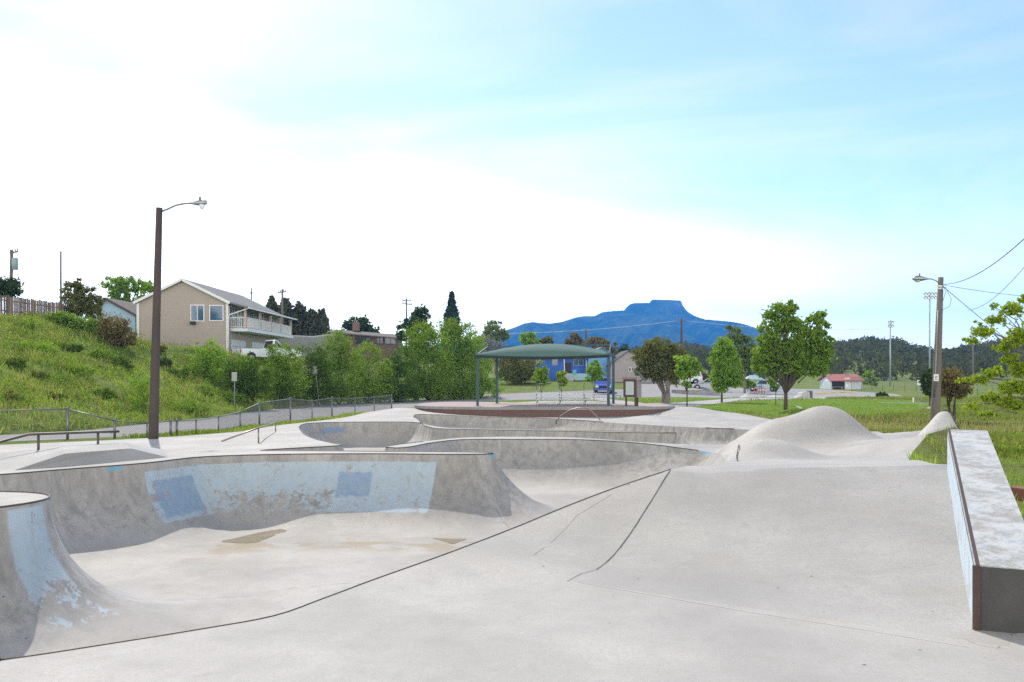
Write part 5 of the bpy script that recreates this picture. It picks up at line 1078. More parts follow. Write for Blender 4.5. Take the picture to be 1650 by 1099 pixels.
def playset():
    D = 116; x = XD(1214, D); z = G(x, D); o = empty("play_shelter", (x, D, z), "small blue and pale blue play shelter behind orange railing", "play shelter"); k = D / F; mB = mat_plain("play_blue", (.07, .15, .38), .5); mP = mat_plain("play_pale", (.42, .58, .66), .5)
    for dx in (-.9, .9):
        for dy in (-.6, .6): MB().tube([(dx, dy, 0), (dx, dy, 1.75)], .05, 7).build("post", mB, o, True)
    MB().add([(-1.2, -.8, 1.7), (1.2, -.8, 1.7), (1.2, .8, 1.7), (-1.2, .8, 1.7), (-.4, 0, 2.25), (.4, 0, 2.25)], [(0, 1, 5, 4), (1, 2, 5), (2, 3, 4, 5), (3, 0, 4), (3, 2, 1, 0)]).build("roof", mP, o)
    MB().box((.4, .3, 2.1), (.5, .5, .7)).build("tower", mB, o, bevel=.03); MB().box((0, 0, .75), (1.9, 1.2, .1)).build("deck", mB, o); MB().add([(.9, -.25, .8), (.9, .25, .8), (2.2, .25, .1), (2.2, -.25, .1)], [(0, 1, 2, 3)]).build("slide", mP, o, fix=False)
playset()
def rock(label, px, py, D, s):
    x = XD(px, D); o = MB().ball((0, 0, 0), 1, 9, 6).build("rock", mat_plain("pale_rock", (.45, .43, .39), .95, 0, .2, 3, .5), None, False); o.location = (x, D, G(x, D) + s * .25); tag(o, label, "rock", "pale rocks in the grass")
    for v in o.data.vertices: v.co = Vector((v.co.x * s, v.co.y * s * .8, v.co.z * s * .55)) * (1 + .22 * math.sin(v.co.x * 5 + v.co.y * 7 + px))
rock("pale rock at right edge, left of two", 1636, 656, 66, .22); rock("larger pale rock at right edge under the branches", 1646, 655, 66, .32); rock("lone pale rock beyond the ditch near right lamp pole", 1497, 660, 62, .24)
b_ = MB().box((0, 0, .1), (.22, .4, .2)).build("brick", mat_plain("old_brick", (.24, .10, .07), .9), None, bevel=.012); b_.location = (XD(1650, 14.2), 14.2, G(XD(1650, 14.2), 14.2)); b_.rotation_euler = (0, 0, .3); tag(b_, "reddish brown brick in the grass right of the ledge", "brick")
for nm, line, wd in (("footpath", [P(1418, 650, -1.0), P(1520, 650.5, -1.0), P(1650, 651.5, -1.0), P(1720, 652, -1.0)], 1.1), ("kerb", [P(1284, 655, -1), P(1296, 661, -1), P(1316, 671, -1)], .28)):
    tag(strip(nm, line, wd, None, concrete("pale_path", (.46, .44, .40)), .03, .8), kind='structure')
# ---- floodlight masts
def mast(label, px, pyt, D, rows, cols, sp, lean=0):
    x = XD(px, D); z = G(x, D); o = empty("floodlight_mast", (x, D, z), label, "floodlight"); H = ZD(pyt, D) - z; k = D / F
    MB().tube([(0, 0, -.2), (0, 0, H)], [.17, .10], 10).build("mast", mat_plain("mast_steel", (.34, .42, .46), .5, .4), o, True, fix=False)
    for r_ in range(rows):
        zz = H - .3 - r_ * 6.0 * k; MB().bar((-(cols-1)/2*sp*k - .1, 0, zz), ((cols-1)/2*sp*k + .1, 0, zz), .09).build("crossarm", M_GALV, o)
        for c in range(cols):
            xx = (c - (cols-1)/2) * sp * k; lp = MB().tube([(xx, .12, zz), (xx, -.12, zz - .04), (xx, -.34, zz - .12)], [.12, .2, .29], 9).build("floodlight", mat_plain("lamp_housing", (.22, .27, .29), .5, .3), o, True, fix=False); MB().ball((xx, -.35, zz - .125), (.25, .03, .25), 9, 5).build("glass", M_LAMP, lp, True, fix=False)
mast("floodlight mast with two rows of lamps left of right lamp pole", 1498, 470, 150, 2, 4, 5.4); mast("smaller floodlight mast above the far field fence", 1434.5, 516, 165, 2, 2, 5.0)
# ================================================================ HOUSES AND VEHICLES
def siding(name, c, pitch=.16, horizontal=True):
    n = NT(name); s = n.sep(n.pos()); f = n.math('FRACT', n.math('DIVIDE', s[2] if horizontal else s[0], pitch)); g = n.noise(1.1, 5); col = n.mix(g, scale3(c, .9), scale3(c, 1.08)); col = n.mix(n.mul(n.step(f, .1, .02), .45), col, scale3(c, .5))
    return n.bsdf(col, .85, 0, f, .3, .02)
def shingle(name, c):
    n = NT(name); v = n.voro(5, None, 'F1', 'Color'); g = n.noise(2, 4); return n.bsdf(n.mix(n.mul(g, .6), n.mix(.7, v, c), scale3(c, .8)), .9) if False else n.bsdf(n.mix(g, scale3(c, .75), scale3(c, 1.2)), .92, 0, n.noise(14, 3), .5, .02)
def gable(o, x0, x1, y0, y1, z0, ze, za, mw, mr, over=.35, th=.14, axis='y', fascia=None, xa=None):
    """walls with a gable facing the viewer (ridge along y) and a roof with thickness"""
    L_ = Vector(o.location); xm = xa if xa is not None else (x0 + x1) / 2
    w_ = MB().add([(x0, y0, z0), (x1, y0, z0), (x1, y0, ze), (xm, y0, za), (x0, y0, ze), (x0, y1, z0), (x1, y1, z0), (x1, y1, ze), (xm, y1, za), (x0, y1, ze)],
        [(0, 1, 2, 3, 4), (9, 8, 7, 6, 5), (0, 4, 9, 5), (1, 6, 7, 2), (4, 3, 8, 9), (3, 2, 7, 8)]).shift(L_).build("wall", mw, o)
    sl_ = (za - ze) / (xm - x0); sr = (za - ze) / (x1 - xm); e = .02; a, b = y0 - over, y1 + over; ol, orr = (over if isinstance(over, float) else .35), over
    pr = [(x0 - over, ze - sl_ * over + e), (xm, za + e), (x1 + over, ze - sr * over + e), (x1 + over, ze - sr * over + e + th), (xm, za + e + th), (x0 - over, ze - sl_ * over + e + th)]
    vs = [(x, a, z) for x, z in pr] + [(x, b, z) for x, z in pr]; fs = [(0, 1, 4, 5), (1, 2, 3, 4), (11, 10, 7, 6), (10, 9, 8, 7)] + [(i, 6 + i, 6 + (i+1) % 6, (i+1) % 6) for i in range(6)]
    r = MB().add(vs, fs).shift(L_).build("roof", mr, o)
    if fascia:
        f = MB(); 
        for (xa_, za_), (xb_, zb_) in (((x0 - over, ze - sl_*over), (xm, za)), ((xm, za), (x1 + over, ze - sr*over))): f.bar(Vector((xa_, a - .03, za_ + .06)) - L_, Vector((xb_, a - .03, zb_ + .06)) - L_, .05, .22)
        f.build("fascia", fascia, r)
    return w_, r
def window(o, c, w_, h_, nx=1, mf=None, mg=None, face='y', name="window", fr=.08):
    """window in a wall facing the viewer ('y') or facing right ('x'); c = world centre on the wall"""
    L_ = Vector(o.location); c = Vector(c) - L_; f = MB(); ax = Vector((1, 0, 0)) if face == 'y' else Vector((0, 1, 0)); n = Vector((0, -1, 0)) if face == 'y' else Vector((1, 0, 0))
    def bx(du, dz, su, sz, dn, th): f_.box(c + ax * du + Vector((0, 0, dz)) + n * dn, (su, th, sz) if face == 'y' else (th, su, sz))
    f_ = MB(); bx(0, h_/2 - fr/2, w_, fr, .03, .08); bx(0, -h_/2 + fr/2, w_, fr, .03, .08); bx(-w_/2 + fr/2, 0, fr, h_ - 2*fr, .03, .08); bx(w_/2 - fr/2, 0, fr, h_ - 2*fr, .03, .08)
    for i in range(1, nx): bx(-w_/2 + w_ * i / nx, 0, fr * .8, h_ - 2*fr, .03, .07)
    fo = f_.build("window_frame" if name == "window" else name, mf or M_WHITE, o); f_ = MB(); bx(0, 0, w_ - 2*fr, h_ - 2*fr, .012, .02); f_.build("pane", mg or M_GLASS, fo); return fo
# ---- beige two storey house
def beige_house():
    D0, D1 = 80.0, 97.5; x0, x1 = XD(222.5, D0), XD(366.5, D0); z0 = 2.2; ze = ZD(487, D0); za = ZD(452, D0); o = empty("beige_house", ((x0+x1)/2, 88, z0), "beige two storey house with gable end, balcony and white trim", "house"); L_ = Vector(o.location)
    mw = siding("beige_stucco", (.40, .335, .29), .22); mr = shingle("grey_shingle", (.17, .168, .17)); gable(o, x0, x1, D0, D1, z0 - 1, ze, za, mw, mr, .30, .14, fascia=M_WHITE)
    for x in (x0, x1): MB().box(Vector((x, D0 - .02, (z0 - 1 + ze) / 2)) - L_, (.2, .12, ze - z0 + .9)).build("corner_trim", M_WHITE, o)
    for a, b, t, u, nx in ((307, 329.5, 491, 518, 2), (337.5, 360.5, 491.5, 517.5, 1)): window(o, (XD((a+b)/2, D0), D0, ZD((t+u)/2, D0)), (b-a)*D0/F, (u-t)*D0/F, nx)
    MB().box(Vector((XD(312, D0), D0 - .2, ZD(520.5, D0))) - L_, (.42, .35, .3)).build("window_box", mat_plain("dark_planter", (.04, .05, .03), .9), o, bevel=.02)
    # balcony along the right side under a lean-to roof
    zb = ZD(530, D0); bw = 1.55; xr = x1 + bw; bal = MB().box(Vector(((x1 + xr) / 2 + .05, (D0 + D1) / 2 + .3, zb - .03)) - L_, (bw, D1 - D0 - .6, .30)).build("balcony", M_WHITE, o)
    sl = (za - ze) / (x1 - (x0 + x1) / 2); zr1 = ze - sl * .30; zr2 = zr1 - .42
    MB().add([(x1 + .31, D0 - .3, zr1), (xr + .35, D0 - .3, zr2), (xr + .35, D1 + .3, zr2), (x1 + .31, D1 + .3, zr1), (x1 + .31, D0 - .3, zr1 + .14), (xr + .35, D0 - .3, zr2 + .14), (xr + .35, D1 + .3, zr2 + .14), (x1 + .31, D1 + .3, zr1 + .14)], [(0, 1, 2, 3), (4, 5, 6, 7), (0, 1, 5, 4), (1, 2, 6, 5), (2, 3, 7, 6), (3, 0, 4, 7)]).shift(L_).build("balcony_roof", mr, o)
    for y in (D0 + .45, D0 + 5.2, D0 + 9, D0 + 12.6, D1 - .5): MB().bar(Vector((xr - .1, y, zb + .12)) - L_, Vector((xr - .1, y, zr2 + .1)) - L_, .2).build("balcony_post", mat_plain("post_paint", (.50, .40, .34), .8), o)
    rb = MB(); zz = zb + 1.05
    for p, q in (((xr - .05, D0 + .4), (xr - .05, D1 - .4)), ((x1 + .1, D0 + .4), (xr - .05, D0 + .4))):
        A, B = Vector((*p, zz)) - L_, Vector((*q, zz)) - L_; rb.bar(A, B, .07); rb.bar(A - Vector((0, 0, .85)), B - Vector((0, 0, .85)), .05); n = int((B - A).length / .16)
        for i in range(n + 1): c = A.lerp(B, i / n); rb.bar(c - Vector((0, 0, .88)), c, .032)
    rb.build("railing", M_WHITE, o)
    for y in (D0 + 3.4, D0 + 11): window(o, (x1, y, zb + 1.2), 1.1, 2.1, 1, M_WHITE, mat_plain("door_glass", (.35, .45, .5), .2), 'x', "balcony_door", .16)
    for y in (D0 + 1.2, D0 + 7.2, D0 + 14.4): window(o, (x1, y, zb + 1.5), 1.5, 1.2, 2, None, None, 'x')
    for y, w_ in ((D0 + 3.2, 4.2), (D0 + 9.8, 4.4)):
        g = MB().box(Vector((x1 + .02, y, z0 + 1.2)) - L_, (.08, w_, 2.3)).build("garage_door", mat_plain("garage_white", (.62, .66, .68), .6), o); s_ = MB()
        for i in range(1, 4): s_.box(Vector((x1 + .064, y, z0 + .05 + i * .575)) - L_, (.01, w_, .03))
        s_.build("panel_line", M_CABLE, g)
    MB().bar(Vector((xr + .37, D0 - .3, zr2 + .06)) - L_, Vector((xr + .37, D1 + .3, zr2 + .06)) - L_, .12, .13).build("gutter", M_WHITE, o); MB().tube([Vector((xr + .3, D0 - .1, zr2)) - L_, Vector((x1 + .2, D0 - .12, zr2 - .55)) - L_, Vector((x1 + .13, D0 - .14, zr2 - .9)) - L_, Vector((x1 + .13, D0 - .14, z0)) - L_], .05, 7).build("downpipe", M_WHITE, o, True)
    MB().tube([Vector((XD(405, 88), 88, za - .3)) - L_ for _ in (0,)] + [Vector((XD(405, 88), 88, za + .1)) - L_], .06, 6).build("vent_pipe", M_GALV, o)
beige_house()
def pale_house():
    D0 = 84; x0, x1 = XD(145, D0), XD(218, D0); z0 = 2.0; o = empty("pale_blue_house", ((x0+x1)/2, 88, z0), "pale blue gabled house partly hidden behind the brown bush", "house")
    gable(o, x0, x1, D0, D0 + 8, z0, ZD(508, D0), ZD(482, D0), siding("pale_blue_siding", (.36, .50, .62), .2), shingle("brown_shingle", (.14, .115, .10)), .3, .12, fascia=mat_plain("dark_fascia", (.09, .07, .065), .8), xa=XD(171, D0))
    window(o, (XD(203, D0), D0, ZD(522, D0)), .7, .8, 1)
pale_house()
def long_wall():
    o = empty("boundary_wall", (XD(500, 104), 104, 4.5), "long pale grey block wall dipping behind the thicket", "wall"); L_ = Vector(o.location)
    pts = [(440, 541, 560, 101), (470, 542, 562, 102), (505, 543.5, 565, 104), (530, 540, 560, 106), (552, 541, 562, 107)]
    vs = []; fs = []
    for px, t, b, d in pts: vs += [tuple(Pd(px, b + 14, d)), tuple(Pd(px, t, d)), tuple(Pd(px, t, d) + Vector((0, .25, 0))), tuple(Pd(px, b + 14, d) + Vector((0, .25, 0)))]
    for i in range(len(pts) - 1):
        for k in range(4): fs.append((4*i+k, 4*i+(k+1) % 4, 4*i+4+(k+1) % 4, 4*i+4+k))
    MB().add(vs, fs).shift(L_).build("blockwork", mat_plain("grey_block", (.27, .26, .26), .9, 0, .12, 1.0), o)
    mb = MB().tube([Vector(Pd(px, t - .5, d)) + Vector((0, .12, 0)) - L_ for px, t, b, d in pts], .12, 6).build("coping", mat_plain("pale_coping", (.46, .45, .45), .8), o)
long_wall()
def brown_house():
    D0 = 122; x0, x1 = XD(532, D0), XD(640, D0); z0 = 3.2; o = empty("brown_house", ((x0+x1)/2, 126, z0), "long low brown house with dark sloping roof above thicket", "house"); L_ = Vector(o.location)
    zl, zr = ZD(537, D0), ZD(546, D0); w_ = MB().add([(x0 + .6, D0, z0), (x1 - .3, D0, z0), (x1 - .3, D0, zr), (x0 + .6, D0, zl), (x0 + .6, D0 + 8, z0), (x1 - .3, D0 + 8, z0), (x1 - .3, D0 + 8, zr), (x0 + .6, D0 + 8, zl)], [(0, 1, 2, 3), (7, 6, 5, 4), (0, 3, 7, 4), (1, 5, 6, 2), (3, 2, 6, 7), (0, 4, 5, 1)]).shift(L_).build("wall", mat_plain("brown_brick", (.155, .105, .085), .9), o)
    a = [(x0 - .3, D0 - .7, zl + .05), (x1 + .3, D0 - .7, zr - .02), (x1 + .3, D0 + 4, zr + .55), (x0 - .3, D0 + 4, zl + .55), (x0 - .3, D0 + 8.5, zl - .1), (x1 + .3, D0 + 8.5, zr - .1)]
    r = MB().add(a + [(x, y, z + .16) for x, y, z in a], [(0, 1, 2, 3), (3, 2, 5, 4), (9, 8, 7, 6), (10, 11, 8, 9), (0, 6, 7, 1), (1, 7, 8, 2), (2, 8, 11, 5), (5, 11, 10, 4), (4, 10, 9, 3), (3, 9, 6, 0)]).shift(L_).build("roof", shingle("dark_brown_shingle", (.15, .125, .115)), o)
    MB().box(Vector((XD(566, D0), D0 + 3.8, zl + 1.1)) - L_, (.9, .7, 1.2)).build("chimney", mat_plain("chimney_brick", (.2, .12, .1), .9), r)
    for px, w__ in ((585, 2.2), (612, 1.0), (629, 1.6)): window(o, (XD(px, D0), D0, ZD(549, D0)), w__, .95, 2, mat_plain("dark_frame", (.07, .06, .055), .7), mat_plain("dim_glass", (.03, .045, .05), .1))
brown_house()
def blue_house():
    D0 = 120; z0 = G(XD(910, D0), D0) - .1; x0, x1, x2 = XD(856, D0), XD(946, D0), XD(990, D0); o = empty("blue_house", (XD(915, D0), D0 + 4, z0), "bright blue house with pale roof seen beneath the canopy", "house"); L_ = Vector(o.location)
    mb_ = siding("royal_blue_siding", (.055, .15, .52), .2); ml = siding("light_blue_siding", (.17, .36, .68), .2); zt = ZD(577, D0)
    MB().prism([(x0, D0), (x1, D0), (x1, D0 + 8), (x0, D0 + 8)], z0, zt).shift(L_).build("wall", mb_, o)
    r = MB().add([(x0 - .5, D0 - .7, zt + .02), (x1 - .0, D0 - .7, zt + .02), (x1, D0 + 4, zt + 1.0), (x0 - .5, D0 + 4, zt + 1.0), (x0 - .5, D0 + 8.6, zt), (x1, D0 + 8.6, zt)] + [(x0 - .5, D0 - .7, zt + .22), (x1, D0 - .7, zt + .22), (x1, D0 + 4, zt + 1.2), (x0 - .5, D0 + 4, zt + 1.2), (x0 - .5, D0 + 8.6, zt + .2), (x1, D0 + 8.6, zt + .2)], [(0, 1, 2, 3), (3, 2, 5, 4), (9, 8, 7, 6), (10, 11, 8, 9), (0, 6, 7, 1), (1, 7, 8, 2), (2, 8, 11, 5), (5, 11, 10, 4), (4, 10, 9, 3), (3, 9, 6, 0)]).shift(L_).build("roof", mat_plain("pale_roof", (.46, .48, .49), .8), o)
    w_, r2 = gable(o, x1 + .003, x2, D0 - 1.5, D0 + 8, z0, ZD(577, D0), ZD(561, D0), ml, shingle("slate_shingle", (.15, .18, .22)), .3, .15); w_.name = "side_wing"; tag(w_, "lighter blue wing with its own gable"); r2.name = "wing_roof"
    for px, wd, h_ in ((865, 1.0, 1.1), (894, .8, 1.1), (932, 1.4, 1.2)): window(o, (XD(px, D0), D0, ZD(582, D0)), wd, h_, 2 if wd > .9 else 1, mat_plain("tan_frame", (.35, .33, .3), .7))
    d = MB().box(Vector((XD(915, D0), D0 - .03, z0 + 1.35)) - L_, (.95, .1, 2.1)).build("door", mat_plain("dark_door", (.03, .025, .03), .6), o); MB().ball(Vector((XD(915, D0) + .36, D0 - .1, z0 + 1.3)) - L_, .05, 6, 4).build("handle", M_CHROME, d)
    p = MB().box(Vector((XD(926, D0), D0 - 1.2, z0 + .5)) - L_, (3.1, 1.6, .9)).build("porch", mat_plain("porch_turquoise", (.35, .50, .54), .8), o); st = MB()
    for i in range(3): st.box(Vector((XD(915, D0), D0 - 2.15 - i * .28, z0 + .35 - i * .15)) - L_, (1.1, .28, .9 - i * .3 - .1))
    st.build("steps", mat_plain("step_concrete", (.4, .4, .39), .9), p); MB().box(Vector((XD(924, D0), D0 - 2.05, z0 + 1.15)) - L_, (.5, .1, .55)).build("porch_sign", mat_plain("porch_teal", (.12, .42, .45), .6), p)
    for dx in (-1.45, 1.45): MB().bar(Vector((XD(926, D0) + dx, D0 - 1.9, z0 + .9)) - L_, Vector((XD(926, D0) + dx, D0 - .6, zt + .1)) - L_, .1).build("porch_post", M_WHITE, p)
blue_house()
def grey_house():
    D0 = 116; z0 = G(XD(1018, D0), D0) - .6; x0, x1 = XD(984, D0), XD(1050, D0); o = empty("grey_house", (XD(1016, D0), D0 + 4, z0), "grey pink gabled house behind the notice board", "house")
    gable(o, x0, x1, D0, D0 + 8, z0, ZD(587, D0), ZD(566, D0), siding("grey_pink_siding", (.36, .315, .31), .2), shingle("dark_grey_shingle", (.10, .09, .09)), .3, .14, xa=XD(1013, D0)); window(o, (XD(1015, D0), D0, ZD(595.5, D0)), .42, .55, 1, None, M_DKGLASS, fr=.06); window(o, (XD(1035, D0), D0, ZD(598, D0)), .8, .8, 2)
grey_house()
def red_roof():
    D0 = 138; x0, x1 = XD(1339, D0), XD(1389, D0); z0 = G((x0+x1)/2, D0) - .2; o = empty("park_building", ((x0+x1)/2, D0 + 3, z0), "low white building with faded red roof at the far lot", "building"); L_ = Vector(o.location); ze, za = ZD(613.5, D0), ZD(604.5, D0)
    MB().add([(x0, D0, z0), (x1, D0, z0), (x1, D0, ze), (x0, D0, ze), (x0, D0 + 5, z0), (x1, D0 + 5, z0), (x1, D0 + 5, ze), (x0, D0 + 5, ze), (x0 + .3, D0 + 2.5, za), (x1 - .3, D0 + 2.5, za)], [(0, 1, 2, 3), (7, 6, 5, 4), (0, 3, 8, 7, 4), (1, 5, 6, 9, 2), (3, 2, 9, 8), (7, 8, 9, 6)]).shift(L_).build("wall", mat_plain("white_block", (.62, .66, .70), .8), o)
    a = [(x0 - .3, D0 - .5, ze - .08), (x1 + .3, D0 - .5, ze - .08), (x1 + .1, D0 + 2.5, za + .03), (x0 - .1, D0 + 2.5, za + .03), (x0 - .3, D0 + 5.5, ze - .1), (x1 + .3, D0 + 5.5, ze - .1)]
    r = MB().add(a + [(x, y, z + .14) for x, y, z in a], [(0, 1, 2, 3), (3, 2, 5, 4), (9, 8, 7, 6), (10, 11, 8, 9), (0, 6, 7, 1), (1, 7, 8, 2), (2, 8, 11, 5), (5, 11, 10, 4), (4, 10, 9, 3), (3, 9, 6, 0)]).shift(L_).build("roof", mat_plain("faded_red_metal", (.36, .13, .10), .6, 0, .2, 1.5), o)
    MB().tube([Vector((XD(1372, D0), D0 + 2.3, za)) - L_, Vector((XD(1372, D0), D0 + 2.3, za + .5)) - L_], .1, 7).build("vent", M_CABLE, r)
    MB().box(Vector((XD(1352, D0), D0 - .03, z0 + .75)) - L_, (2.2, .1, 1.5)).build("dark_opening", mat_plain("dark_void", (.03, .025, .022), .9), o); MB().box(Vector((XD(1365, D0), D0 - .04, z0 + 1.0)) - L_, (.8, .1, 1.9)).build("door", mat_plain("white_door", (.6, .62, .64), .6), o)
    bench(1349, 133, "dark bench before the red roofed building", 1.8); bollard("white marker post beside the red roofed building's corner", 1365, 630, 130, .14, 1.0, M_WHITE)
red_roof()
# ---- vehicles: x across, y forwards (the nose), z up
def car(kind, label, px, D, head, paint, cat, dims=(1.85, 4.6, 1.65), name=None):
    W_, L_, H = dims; x = XD(px, D); o = empty(name or kind, (x, D, G(x, D)), label, cat, None, R(head)); hw = W_ / 2; f, b = L_ / 2, -L_ / 2
    def sweep(pr, w0, w1, nm, m, par, bev=.05):       # profile (y, z) swept across, w1 = half width at top
        zs = [z for _, z in pr]; zl, zh = min(zs), max(zs); n = len(pr); vs = []
        for s in (-1, 1): vs += [(s * lerp(w0, w1, (z - zl) / (zh - zl)), y, z) for y, z in pr]
        return MB().add(vs, [tuple(range(n)), tuple(range(2*n-1, n-1, -1))] + [(i, n+i, n+(i+1) % n, (i+1) % n) for i in range(n)]).build(nm, m, par, bevel=bev)
    hood = H * (.60 if kind != 'sedan' else .58); ra = .36; wy = (f - .88, b + .92)
    def arch(pr_, yc): return [(yc + ra * 1.12 * math.cos(t), .36 + ra * 1.12 * math.sin(t)) for t in [math.pi * k / 7 for k in range(8)]]
    low = [(f - .03, .28)] + arch(None, wy[0]) + arch(None, wy[1]) + [(b + .03, .3)]
    low = [(y, max(z, .26)) for y, z in low]
    if kind == 'pickup': top = [(b, .55), (b + .02, 1.05), (.15, 1.07), (.15, 1.1), (f - 1.35, 1.12), (f - .12, 1.02), (f, .75), (f, .45)]
    elif kind == 'sedan': top = [(b, .5), (b + .05, hood), (b + 1.0, hood + .04), (f - 1.3, hood), (f - .2, hood - .14), (f, .6), (f, .42)]
    else: top = [(b, .5), (b + .03, hood), (f - 1.25, hood + .03), (f - .22, hood - .12), (f, .68), (f, .42)]
    body = sweep(low + top, hw, hw * .95, "body", paint, o, .04)
    if kind == 'pickup': cab = [(.1, 1.08), (.22, H - .05), (.35, H), (f - 2.35, H), (f - 2.2, H - .04), (f - 1.5, 1.1)]
    elif kind == 'sedan': cab = [(b + .75, hood + .02), (b + 1.45, H), (f - 2.15, H), (f - 1.25, hood + .02)]
    else: cab = [(b + .08, hood), (b + .25, H - .04), (b + .4, H), (f - 2.0, H), (f - 1.85, H - .05), (f - 1.15, hood + .02)]
    zc0, zc1 = cab[0][1], H; cb = sweep(cab, hw * .93, hw * .74, "cabin", paint, o, .04)
    # glass: side panes and the two screens, standing a few mm proud
    ys, zs = [p[0] for p in cab], [p[1] for p in cab]; y0_, y1_ = cab[0], cab[-1]; ha = hw * .93; hb = hw * .74
    def wid(z): return lerp(ha, hb, (z - zc0) / (zc1 - zc0))
    za_, zb_ = zc0 + .08, H - .09; rear = lambda z: lerp(cab[0][0], cab[1][0], (z - zc0) / (cab[1][1] - zc0)); fro = lambda z: lerp(cab[-1][0], cab[-2][0], (z - zc0) / (cab[-2][1] - zc0))
    for s in (-1, 1):
        ra_, rb_, fa, fb = rear(za_) + .14, rear(zb_) + .16, fro(za_) - .16, fro(zb_) - .14; cuts = (0, .5, 1) if kind != 'pickup' else (0, .38, 1)
        for k in range(2):
            q = [(s * (wid(z) + .006), lerp(lerp(ra_, fa, u), lerp(rb_, fb, u), (z - za_) / (zb_ - za_)), z) for u, z in ((cuts[k] + .02, za_), (cuts[k+1] - .03, za_), (cuts[k+1] - .03, zb_), (cuts[k] + .02, zb_))]
            MB().add(q, [(0, 1, 2, 3)] if s > 0 else [(3, 2, 1, 0)]).build("side_window", M_DKGLASS, cb, fix=False)
    for fn, sg_, nm in ((fro, 1, "windscreen"), (rear, -1, "rear_window")):
        q = [(u * wid(z) * .86, fn(z) + sg_ * .012, z) for u, z in ((-1, za_), (1, za_), (1, zb_), (-1, zb_))]; MB().add(q, [(0, 1, 2, 3)]).build(nm, M_DKGLASS, cb, fix=False)
    for y in wy:
        for s in (-1, 1):
            t = MB().tube([(s * (hw - .20), y, .34), (s * (hw - .17), y, .34), (s * (hw - .02), y, .34), (s * (hw + .0), y, .34)], [.28, .34, .34, .29], 16).build("wheel", M_BLACK, o, True)
            MB().tube([(s * (hw - .03), y, .34), (s * (hw + .012), y, .34)], .2, 12).build("rim", M_CHROME, t, True)
    for s in (-1, 1):
        MB().box((s * hw * .72, f + .0, .72 if kind != 'pickup' else .86), (.36, .06, .17)).build("headlight", M_LAMP, o, bevel=.015)
        MB().box((s * hw * .86, b - .0, .85 if kind != 'sedan' else .75), (.16, .06, .36 if kind != 'sedan' else .2)).build("tail_light", M_RED, o, bevel=.015)
        MB().box((s * (hw + .09), fro(zc0) - .12, zc0 + .1), (.2, .1, .14)).build("mirror", paint, o, bevel=.02)
    MB().box((0, f + .015, .66), (hw * 1.0, .05, .2)).build("grille", M_BLACK, o, bevel=.01); MB().box((0, f + .03, .42), (W_ * .94, .1, .2)).build("front_bumper", paint if kind != 'pickup' else M_CHROME, o, bevel=.03); MB().box((0, b - .05, .47), (W_ * .94, .12, .2)).build("rear_bumper", paint if kind != 'pickup' else M_CHROME, o, bevel=.03)
    if kind == 'pickup':
        MB().box((0, b + 1.1, .955), (W_ * .8, 1.95, .23)).build("bed_floor", M_BLACK, o)
        MB().box((0, b - .012, .88), (.18, .03, .07)).build("tailgate_handle", M_BLACK, o)
    return o
def paint(name, c): 
    n = NT(name); f = n.noise(4, 3); m = n.bsdf(n.mix(f, scale3(c, .93), scale3(c, 1.05)), .32); n.b.inputs['Coat Weight'].default_value = .5; return m
tr = car('pickup', "white pickup truck parked before the beige house, nose behind shrub", 430, 77, -47, paint("white_car_paint", (.66, .69, .70)), "truck", (1.95, 5.6, 1.85), "pickup_truck"); tr.location.z = ZD(582.5, 77)
car('suv', "blue car facing the camera on the road behind the canopy's right posts", 973, 98, 172, paint("blue_car_paint", (.035, .09, .42)), "car", (1.85, 4.5, 1.68), "blue_car")
car('suv', "dark car parked left of the blue house", 853, 114, 75, paint("dark_car_paint", (.03, .04, .06)), "car", (1.85, 4.6, 1.6), "dark_car")
car('sedan', "silver car parked in the lot behind the slim lawn tree", 1142, 114, 78, paint("silver_car_paint", (.36, .39, .41)), "car", (1.8, 4.6, 1.5), "silver_car")
car('suv', "white van partly hidden behind the round sapling", 1100, 118, 95, paint("white_van_paint", (.62, .63, .63)), "van", (1.9, 4.8, 1.95), "white_van")
car('suv', "pale car parked just right of the play shelter", 1231, 122, 60, paint("pale_car_paint", (.42, .50, .55)), "car", (1.85, 4.5, 1.6), "pale_car")
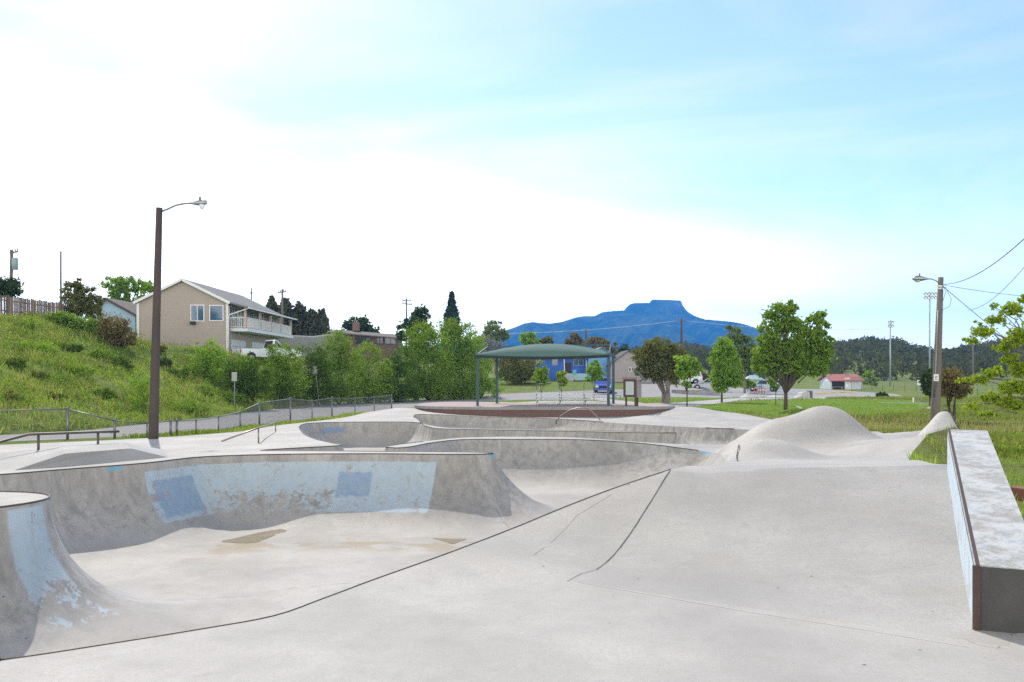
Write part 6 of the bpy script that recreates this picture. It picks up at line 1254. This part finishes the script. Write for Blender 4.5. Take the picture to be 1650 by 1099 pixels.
# ================================================================ FAR: the mesa, and the air
def mesa():
    D = 4200.0; prof = [(700, 560), (760, 551), (805, 537), (823, 532), (845, 524), (858, 521.5), (870, 523), (885, 524), (905, 521), (925, 514.5), (938, 511.5), (955, 512), (968, 505.5), (985, 503.5), (1004, 502.5), (1011, 493.5), (1018, 491), (1030, 491), (1046, 490.5), (1048, 485.5), (1070, 486), (1093, 487), (1096, 495), (1103, 504), (1112, 510), (1125, 516), (1145, 520), (1162, 525), (1180, 533), (1200, 539), (1225, 546), (1260, 556), (1330, 566), (1450, 575), (1600, 582)]
    px = np.concatenate([np.arange(560, 1700, 2.0)]); top = np.interp(px, [p[0] for p in prof], [p[1] for p in prof]); x = XD(px, D); zt = EYE + (HY - top) * D / F
    rows = []; K = 46; z0 = 20
    cap = np.exp(-((px - 1058) / 60) ** 2)
    for k in range(K + 1):
        t = k / K; y = D - 1500 * (1 - t); h = t ** 1.25
        cliff = np.clip((t - .86) / .05, 0, 1); hb = np.where(px > 0, (t / 1.0) ** 1.15, 0)
        zz = z0 + (zt - z0) * hb
        # the summit block stands on a talus foot: the upper part rises steeply just before the rim
        foot = np.minimum(zt, EYE + (HY - np.interp(px, [0, 960, 1000, 1110, 1130, 3000], [560, 512, 507, 512, 518, 560])) * D / F)
        zz = np.where(t < .9, z0 + (foot - z0) * (t / .9) ** 1.15, foot + (zt - foot) * np.clip((t - .9) / .03, 0, 1))
        ridge = 40 * np.sin(x * .016 + 2.5 * np.sin(y * .0016)) * np.sin(math.pi * min(t / .9, 1)) + 18 * np.sin(x * .051 + y * .006) * np.sin(math.pi * min(t / .9, 1))
        rows.append(np.column_stack([x * (y / D) * .35 + x * .65, np.full_like(x, y), np.minimum(zz + ridge, zt)]))
    for k in range(1, 5): rows.append(np.column_stack([x, np.full_like(x, D + k * 160), zt - k * 45]))
    n = len(px); V = np.concatenate(rows); Q = [(j*n+i, j*n+i+1, (j+1)*n+i+1, (j+1)*n+i) for j in range(len(rows) - 1) for i in range(n - 1)]
    m = NT("mesa_forest"); a = m.noise(.004, 8, .65); b = m.noise(.03, 5, .7); col = m.mix(m.step(a, .4, .62), (.018, .03, .018), (.075, .085, .045)); col = m.mix(m.mul(m.step(b, .5, .7), .5), col, (.24, .21, .16)); m.bsdf(col, 1.0, 0, b, .6, 12, 0)
    tag(mesh_np("mesa", V, Q, m.m, None, True), kind='structure')
mesa()
def haze():
    o = MB().box((0, 2300, 165), (5200, 5100, 340)).build("haze", bpy.data.materials.new("air"), None); m = o.data.materials[0]; m.use_nodes = True; t = m.node_tree; t.nodes.clear()
    out = t.nodes.new('ShaderNodeOutputMaterial'); v = t.nodes.new('ShaderNodeVolumePrincipled'); v.inputs['Color'].default_value = (.05, .35, 1.0, 1); v.inputs['Density'].default_value = 1.95e-4; v.inputs['Anisotropy'].default_value = 0.0
    t.links.new(v.outputs[0], out.inputs['Volume']); tag(o, "blue air between here and the mesa", None, None, 'stuff'); o.display_type = 'WIRE'
haze()
